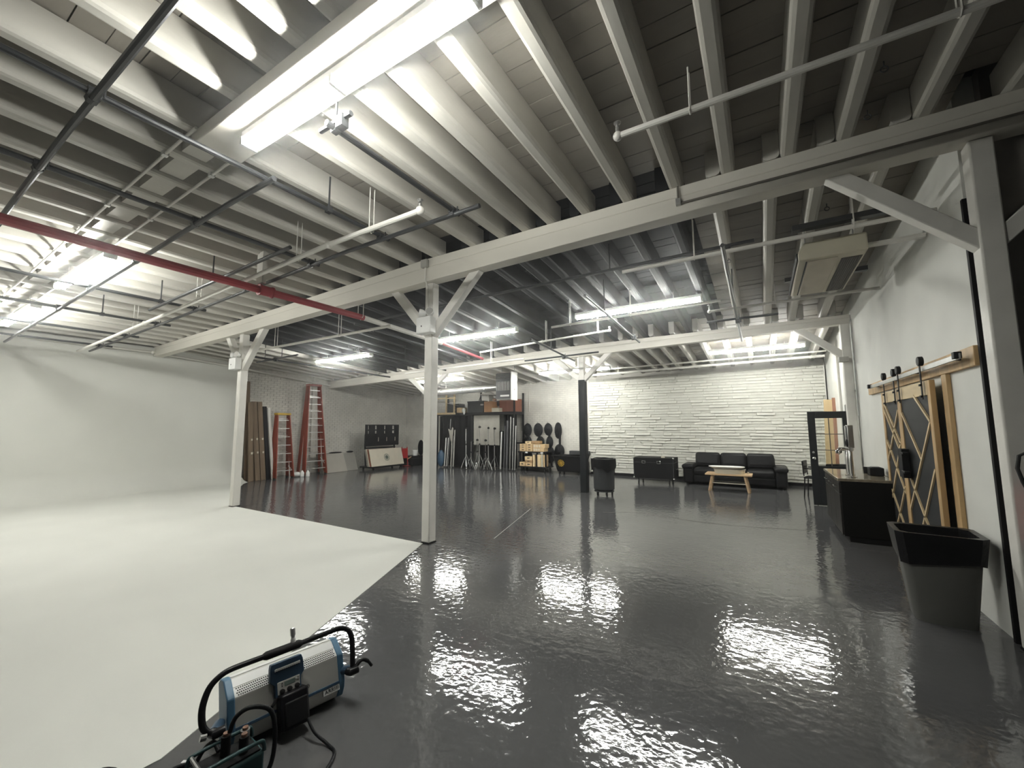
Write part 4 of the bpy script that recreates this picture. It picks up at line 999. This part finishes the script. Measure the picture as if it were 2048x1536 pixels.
MB().lathe([(.06, 0), (.065, .02), (.065, .13), (.03, .18), (.025, .21)], n=14).build('jug_body', 'white_plastic', t)
copy_tree(t, (-13.62, 8.62, 0), .6, 'second small white jug, nearer the boards by the tall ladder')
t = thing('white_rag', 'crumpled white cloth on the floor under the tall ladder', 'cloth', (-13.75, 8.50, 0))
MB().ball((0, 0, .08), .12, 12, 8, (1, 1.2, .75)).build('rag_folds', 'white_plastic', t)

def leaning_board(label, y, w, h, m, x0=-13.98, lean=.26, th=.05, cat='board', cleat=True, side=-.045):
    t = thing('leaning_flat', label, cat, (x0, y - .09, 0), 0, 'boards leaning on the brick wall')
    MB().bar((0, 0, 0), (-lean, side * h, h), w, th, (1, 0, 0)).build('board_face', m, t, bevel=.004)
    if cleat:
        for z in (h * .35, h * .52):
            MB().box((th * .55 - lean * z / h, side * z + w * .2, z), (.02, .05, .06)).build('label_patch', 'clear_plastic', t)
    return t
leaning_board('tall narrow dark board rising above the brown flats', 7.20, .13, 3.2, 'brown_flat', -14.25, .2, .03, cleat=False, side=0)
leaning_board('leftmost brown scenery flat next to the curved white wall', 7.12, .13, 2.50, 'brown_flat', -13.80, side=0)
leaning_board('second brown flat, darker and slightly set back', 7.27, .12, 2.52, 'brown_flat', -13.95, side=-.02)
leaning_board('third brown flat with two pale patches', 7.385, .15, 2.53, 'brown_flat', -13.90)
leaning_board('fourth brown flat with two pale patches beside the black board', 7.55, .15, 2.53, 'brown_flat', -13.88)
leaning_board('narrow black board between the brown flats and white boards', 7.70, .12, 2.38, 'black', -13.86, cleat=False)
leaning_board('grey edged board just left of the white one', 7.79, .07, 2.34, 'grey_box', -13.97, cleat=False)
leaning_board('narrow white board beside the shorter ladder', 7.83, .085, 2.34, 'white_post', -13.84, cleat=False)

t = thing('foam_board_stack', 'low stack of pale grey boards leaning against the brick wall', 'boards', (-13.95, 10.05, 0), 0, 'low board stacks')
for k in range(4): MB().bar((.18 - .07 * k, 0, 0), (-.12 - .07 * k, 0, .68), 1.0, .03, (1, 0, 0)).build('board', 'grey_box' if k == 0 else 'grey_box_dark', t)
t = thing('foam_board_stack', 'low stack of darker grey boards right of the paler stack', 'boards', (-13.95, 10.82, 0), 0, 'low board stacks')
for k in range(3): MB().bar((.13 - .07 * k, 0, 0), (-.14 - .07 * k, 0, .66), .52, .03, (1, 0, 0)).build('board', 'grey_box_dark', t)
t = thing('black_sheet', 'crumpled black sheet lying on top of the grey board stacks', 'cloth', (-14.18, 10.3, .69))
MB().ball((0, 0, .02), .1, 12, 6, (1, 3.0, .3)).ball((0, .65, .02), .09, 10, 6, (1, 1.8, .4)).build('sheet_folds', 'black', t)

t = thing('panel_cart', 'low black cart holding white boards with a round flower print', 'cart', (-13.45, 12.0, 0))
MB().bb(-.35, .42, -.86, .86, .08, .13).build('cart_bed', 'black', t)
for x in (-.25, .32):
    for y in (-.75, .75): MB().tube([(x, y - .02, .04), (x, y + .02, .04)], .04, 12).build('caster', 'rubber', t)
for y in (-.82, .70): MB().bar((-.05, y, .13), (-.12, y, 1.0), .05, .04).build('cart_post', 'black', t)
MB().bar((-.08, -.84, .84), (-.08, .72, .84), .04, .05).build('cart_rail', 'black', t)
for k in range(4):
    MB().bar((.34 - .06 * k, -.05 * k, .135), (.14 - .06 * k, -.05 * k, .80), 1.70 - .06 * k, .018, (1, 0, 0)).build('board', ('cream', 'red_card', 'cream', 'grey_box_dark')[k], t)
d_ = Vector((-.2, 0, .665)).normalized()
emblem(t, lambda u, v: (.353 + d_.x * v, u, .135 + d_.z * v), (-.02, .34), .15, 'teal_print', 'teal_print', 14)
t = thing('folded_tables', 'stack of black moulded panels with square cutouts above the white boards', 'panels', (-13.55, 12.04, .92))
Wd, Hh = 1.74, .86
cols = [(-.77, -.69), (-.42, -.30), (.06, .16), (.50, .64)]
def panel_grid(x, xs_, rows):
    m = []
    ys = sorted(set([-Wd / 2, Wd / 2] + [v for c in xs_ for v in c])); zs_ = sorted(set([0, Hh] + [v for r in rows for v in r]))
    for ya, yb in zip(ys, ys[1:]):
        for za, zb_ in zip(zs_, zs_[1:]):
            if any(abs(ya - c[0]) < 1e-6 for c in xs_) and any(abs(za - r[0]) < 1e-6 for r in rows): continue
            m.append((ya, yb, za, zb_))
    q = MB()
    for ya, yb, za, zb_ in m: q.bb(x - .03, x + .03, ya, yb, za, zb_)
    return q
panel_grid(0, cols, [(.50, .61), (.67, .82)]).build('cutout_panel', 'black', t, smooth=0, kind='stuff')
for y in (-.24, .20, .66): MB().bb(.028, .036, y - .012, y + .012, .18, .34).build('bright_slot', 'clear_plastic', t)
MB().bb(-.05, -.03, -Wd / 2, Wd / 2, 0, .48).build('rear_panel', 'black', t)
t = thing('red_hand_truck', 'dark red chair like hand truck standing at the end of the panel cart', 'hand truck', (-13.25, 13.05, 0), -.2)
for y in (-.13, .13): MB().tube([(0, y, .04), (-.06, y, .82)], .022, 8).build('truck_rail', 'red', t)
MB().box((-.03, 0, .55), (.02, .26, .42), Matrix.Rotation(-.08, 3, 'Y')).build('back_plate', 'red', t, bevel=.006)
MB().bb(-.02, .22, -.14, .14, .02, .035).build('toe_plate', 'red', t)
MB().bar((.02, .1, .3), (.16, .2, .40), .03, .03).build('side_lever', 'crate', t)
for y in (-.17, .17): MB().tube([(-.07, y - .025, .09), (-.07, y + .025, .09)], .09, 14).build('wheel', 'rubber', t)
t = thing('equipment_case', 'black trunk on the floor in the dark corner by the rack', 'trunk', (-13.38, 13.60, 0))
MB().bb(-.30, .34, -.28, .30, 0, .42).build('trunk_body', 'black', t, bevel=.015)
MB().bb(-.31, .35, -.29, .31, .30, .315).build('trunk_seam', 'heater_dark', t)
t = thing('white_bucket', 'white bucket standing on the black trunk', 'bucket', (-13.22, 13.62, .422))
MB().lathe([(.10, 0), (.12, .22), (.128, .22), (.128, .24), (.11, .24), (.095, .02)], n=20).build('bucket_body', 'white_plastic', t)
MB().tube([(.12 * math.cos(a), .12 * math.sin(a), .2 - .1 * abs(math.sin(a))) for a in [PI * k / 10 for k in range(11)]], .004, 6).build('bucket_handle', 'steel', t)
t = thing('backdrop_roll', 'tall dark folded drape leaning in the corner by the rack', 'drape', (-13.0, 14.2, 0))
m = loft(oval(.34, .14, 0, 20, 2), oval(.32, .13, .5, 20, 2, .02), oval(.22, .10, 1.2, 20, 2, .10), oval(.12, .06, 2.2, 20, 2, .22), oval(.05, .03, 2.9, 20, 2, .28))
m.build('drape_folds', 'black_cloth', t, smooth=60)
MB().ball((-.30, -.14, .75), .18, 14, 10, (.8, .7, 1.9)).build('drape_bundle', 'black_cloth', t)

# ------------------------------------------------------------------ LED panel light standing on the floor in front
LPX, LPY = -2.39, 1.19
t = thing('led_panel_light', 'blue and silver studio light panel standing on the floor in front', 'studio light', (LPX, LPY, 0), math.atan2(-.97994, .19931) + PI)
# local axes: +y runs away from the camera along the panel, +x faces the room behind, -x... (turned so that +x faces the camera)
t.matrix_world = Matrix.Translation((LPX, LPY, .036)) @ Matrix.Rotation(math.atan2(-.19931, .97994), 4, 'Z') @ Matrix.Rotation(-math.radians(16), 4, 'Y') @ Matrix.Diagonal((1, 1, .91, 1))
WL, HL = .605, .36
pf = [(-.15, .012), (-.155, .34), (-.12, .362), (-.085, .362), (-.07, .355), (.0, .262), (.0, .115), (-.012, .07), (-.05, .02), (-.09, .006)]
def ext(poly, y0, y1): return MB().prism([(x, 0, z) for x, z in poly], (0, y0, 0), (0, y1, 0))
ext(pf, .025, WL - .025).build('housing', 'sp_white', t, smooth=30)
big = [(x + .006 if x > -.08 else x - .004, z + (.005 if z > .2 else -.004 if z > .01 else 0)) for x, z in pf]
for y0, y1 in ((-.005, .032), (WL - .032, WL + .005)): ext(big, y0, y1).build('end_frame', 'sp_blue', t, bevel=.006)
MB().bb(-.125, -.078, .032, WL - .032, .358, .366).build('heat_sink', 'sp_bright', t, bevel=.003)
SA, SB, SN = Vector((-.07, 0, .355)), Vector((0, 0, .262)), Vector((.80, 0, .60))
def slope(y, u, off): return tuple(SA.lerp(SB, u) + SN * off + Vector((0, y, 0)))
for nm, ua, ub in (('top_bevel', .03, .46), ('grille_plate', .50, .97)):
    MB().add([slope(y, u, o) for o in (-.002, .003) for y, u in ((.032, ua), (WL - .032, ua), (WL - .032, ub), (.032, ub))], [(0, 1, 2, 3), (4, 5, 6, 7), (0, 1, 5, 4), (1, 2, 6, 5), (2, 3, 7, 6), (3, 0, 4, 7)]).build(nm, 'sp_bright', t, smooth=0)
m = MB()
for i in range(52):
    for j in range(4):
        y = .045 + i * .0101 + (.005 if j % 2 else 0); z = .56 + j * .112
        if y < WL - .04: m.add([slope(y + .0041 * math.cos(a), z + .042 * math.sin(a), .0036) for a in [2 * PI * k / 6 for k in range(6)]], [tuple(range(6))])
m.build('vent_holes', 'ink', t, smooth=0, kind='stuff')
MB().bb(-.004, .004, .032, WL - .032, .102, .118).build('lower_rail', 'sp_navy', t, bevel=.002)
mod = MB().add([], []) 
poly = [(.20, .365), (.36, .365), (.368, .34), (.372, .27), (.352, .245), (.352, .178), (.215, .178), (.215, .245), (.192, .27), (.195, .34)]
k = len(poly)
mod.add([(-.01, y, z) for y, z in poly] + [(.024, y, z) for y, z in poly], [tuple(range(k)), tuple(range(k, 2 * k))[::-1]] + [(i, (i + 1) % k, (i + 1) % k + k, i + k) for i in range(k)])
mo = mod.build('control_module', 'sp_navy', t, bevel=.004)
MB().bb(.02, .0255, .215, .352, .318, .334).build('module_window', 'sp_bright', mo, bevel=.003)
for q in range(12): MB().bb(.0255, .0262, .222 + q * .0105, .227 + q * .0105, .316, .321).build('window_hole', 'ink', mo, smooth=0)
cp = MB().bb(.022, .027, .226, .344, .190, .258).build('control_plate', 'sp_white', mo, bevel=.004)
MB().bb(.026, .0285, .262, .318, .226, .250).build('display', 'lcd', mo, bevel=.002)
for y in (.248, .286, .326): MB().lathe([(.0125, .026), (.0115, .044), (.004, .046)], (0, y, .206), 14, 'x').build('knob', 'ink', mo)
for y, z in ((.250, .246), (.250, .232), (.334, .246), (.334, .234)): MB().lathe([(.0028, .026), (.0028, .029)], (0, y, z), 8, 'x').build('button', 'ink', mo)
MB().lathe([(.006, .026), (.006, .030)], (0, .325, .244), 10, 'x').build('status_light', 'white_plastic', mo)
def face(y, z, x): return Matrix(((0, 0, 1, x), (1, 0, 0, y), (0, 1, 0, z), (0, 0, 0, 1)))
text_mesh('housing_lettering', 'EL\u00ae', .034, 'ink', t, face(.345, .152, .0012))
MB().bb(-.016, .0005, .478, .575, .066, .100).build('maker_label', 'white_plastic', t, smooth=0)
text_mesh('maker_lettering', 'ARRI\u00ae', .030, 'ink', t, face(.486, .073, .0012))
bt = MB().bb(-.01, .075, .225, .372, .0, .192).build('battery_plate', 'black_gloss', t, bevel=.012)
MB().bb(.075, .09, .24, .36, .02, .15).build('battery_pack', 'black', bt, bevel=.008)
for z in (.172, .18): MB().tube([(.02, .225, z), (.05, .19, z - .02), (.04, .175, z - .03)], .006, 6).build('battery_strap', 'black', bt)
def smooth_path(p, n=5):
    p = [Vector(q) for q in p]; out = []
    for i in range(len(p) - 1):
        p0, p1, p2, p3 = p[max(i - 1, 0)], p[i], p[i + 1], p[min(i + 2, len(p) - 1)]
        for k in range(n):
            u = k / n
            out.append(.5 * ((2 * p1) + (p2 - p0) * u + (2 * p0 - 5 * p1 + 4 * p2 - p3) * u * u + (3 * p1 - p0 - 3 * p2 + p3) * u ** 3))
    return out + [p[-1]]
yk = [(-.095, .17), (-.122, .215), (-.124, .30), (-.098, .378), (-.06, .415), (-.013, .433), (.07, .436), (.156, .436), (.294, .436), (.42, .438), (.518, .44), (.575, .438), (.618, .412), (.638, .356), (.636, .273), (.628, .17)]
yoke = MB().tube(smooth_path([(.08, y, z) for y, z in yk], 4), .0155, 12).build('yoke', 'black_gloss', t, smooth=60)
MB().tube([(.08, .145, .436), (.08, .16, .436), (.08, .33, .437), (.08, .345, .437)], [.017, .024, .024, .017], 14).build('grip_sleeve', 'black', yoke)
MB().lathe([(.014, .45), (.014, .475), (.0105, .48), (.0105, .492), (.014, .497), (.014, .535), (.010, .54)], (.08, .30, 0), 14).build('spigot', 'alu', yoke)
for y, s in ((-.06, -1), (WL + .02, 1)):
    MB().tube([(-.03, y - s * .03, .165), (.08, y + s * .02, .165)], .026, 14).build('pivot', 'sp_navy', t)
    MB().tube([(.07, y - .02, .165), (.105, y - .02, .165), (.105, y + .02, .165)], .024, 12).build('pivot_clamp', 'black_gloss', t)
MB().tube(smooth_path([(.09, WL + .02, .165), (.10, WL + .07, .205), (.10, WL + .11, .185), (.10, WL + .135, .145)], 4), [.012] * 9 + [.009] * 4, 10).build('clamp_lever', 'black', t, smooth=60)
MB().tube([(.09, -.11, .165), (.09, -.135, .17)], .016, 10).build('clamp_knob', 'steel', t)

t = thing('power_supply', 'dark teal power supply box with handle bars by the studio light', 'power supply', (-2.255, 1.115, 0), -.12)
MB().bb(-.085, .085, -.135, .135, .006, .125).build('case', 'teal', t, bevel=.012)
MB().bb(-.07, .07, -.12, .12, .125, .132).build('top_plate', 'black', t)
for x in (-.075, .075): MB().tube(smooth_path([(x, -.135, .12), (x, -.13, .155), (x, -.10, .17), (x, .10, .17), (x, .13, .155), (x, .135, .12)], 3), .009, 8).build('handle_bar', 'teal', t, smooth=60)
MB().tube([(-.075, -.12, .165), (.075, -.12, .165)], .009, 8).build('cross_bar', 'brushed', t)
for x, y, h, m in ((-.02, .0, .09, 'black'), (.03, .06, .075, 'black'), (-.04, .09, .06, 'steel')):
    c = MB().tube([(x, y, .13), (x, y, .13 + h)], .021, 12).build('plug', m, t)
    MB().tube([(x, y, .13 + h), (x, y, .142 + h)], .013, 12).build('plug_collar', 'copper', c)
t = thing('power_cable', 'black cable looping from the power supply down past the studio light', 'cable', (-2.2, 1.3, 0), 0, 'cables of the studio light')
MB().tube(smooth_path([(-2.26, 1.125, .235), (-2.24, 1.14, .30), (-2.21, 1.19, .325), (-2.17, 1.26, .29), (-2.15, 1.28, .20), (-2.14, 1.27, .08), (-2.12, 1.22, .012), (-2.02, 1.12, .012), (-1.95, .98, .012)], 6), .0105, 8).build('cable_run', 'cable', t, world=True, smooth=60)
t = thing('header_cable', 'thin black cable curving over the floor from the light battery', 'cable', (-2.1, 1.5, 0), 0, 'cables of the studio light')
MB().tube(smooth_path([(-2.215, 1.50, .10), (-2.15, 1.50, .05), (-2.06, 1.52, .010), (-1.98, 1.50, .010), (-1.92, 1.40, .010), (-1.90, 1.28, .010), (-1.93, 1.1, .010)], 6), .008, 8).build('cable_run', 'cable', t, world=True, smooth=60)
t = thing('coiled_cable', 'black cable coil on the floor at the left foot of the studio light', 'cable', (-2.42, 1.0, 0), 0, 'cables of the studio light')
m = MB()
for k in range(3): m.tube([( (.075 + .008 * k) * math.cos(a), (.06 + .006 * k) * math.sin(a), .012 + .02 * k) for a in [2 * PI * q / 20 for q in range(21)]], .011, 7, False)
m.build('cable_loops', 'cable', t, smooth=60, kind='stuff')
MB().tube(smooth_path([(.07, 0, .06), (.02, .07, .12), (.06, .10, .17), (.12, .10, .15)], 5), .010, 8).build('cable_end', 'cable', t, smooth=60)
t = thing('tape_scrap', 'small white tape scrap on the grey floor left of the studio light', 'scrap', (-2.59, 1.09, .0005), .5)
MB().bb(-.022, .022, -.010, .010, 0, .0015).build('scrap_piece', 'white_plastic', t, smooth=0)
t = thing('sandbag', 'dark cloth corner poking in at the bottom edge left of the studio light', 'bag', (-2.70, .80, .005), .3)
MB().ball((0, 0, .045), .085, 16, 10, (1.2, .8, .62)).build('bag_body', 'black_cloth', t)
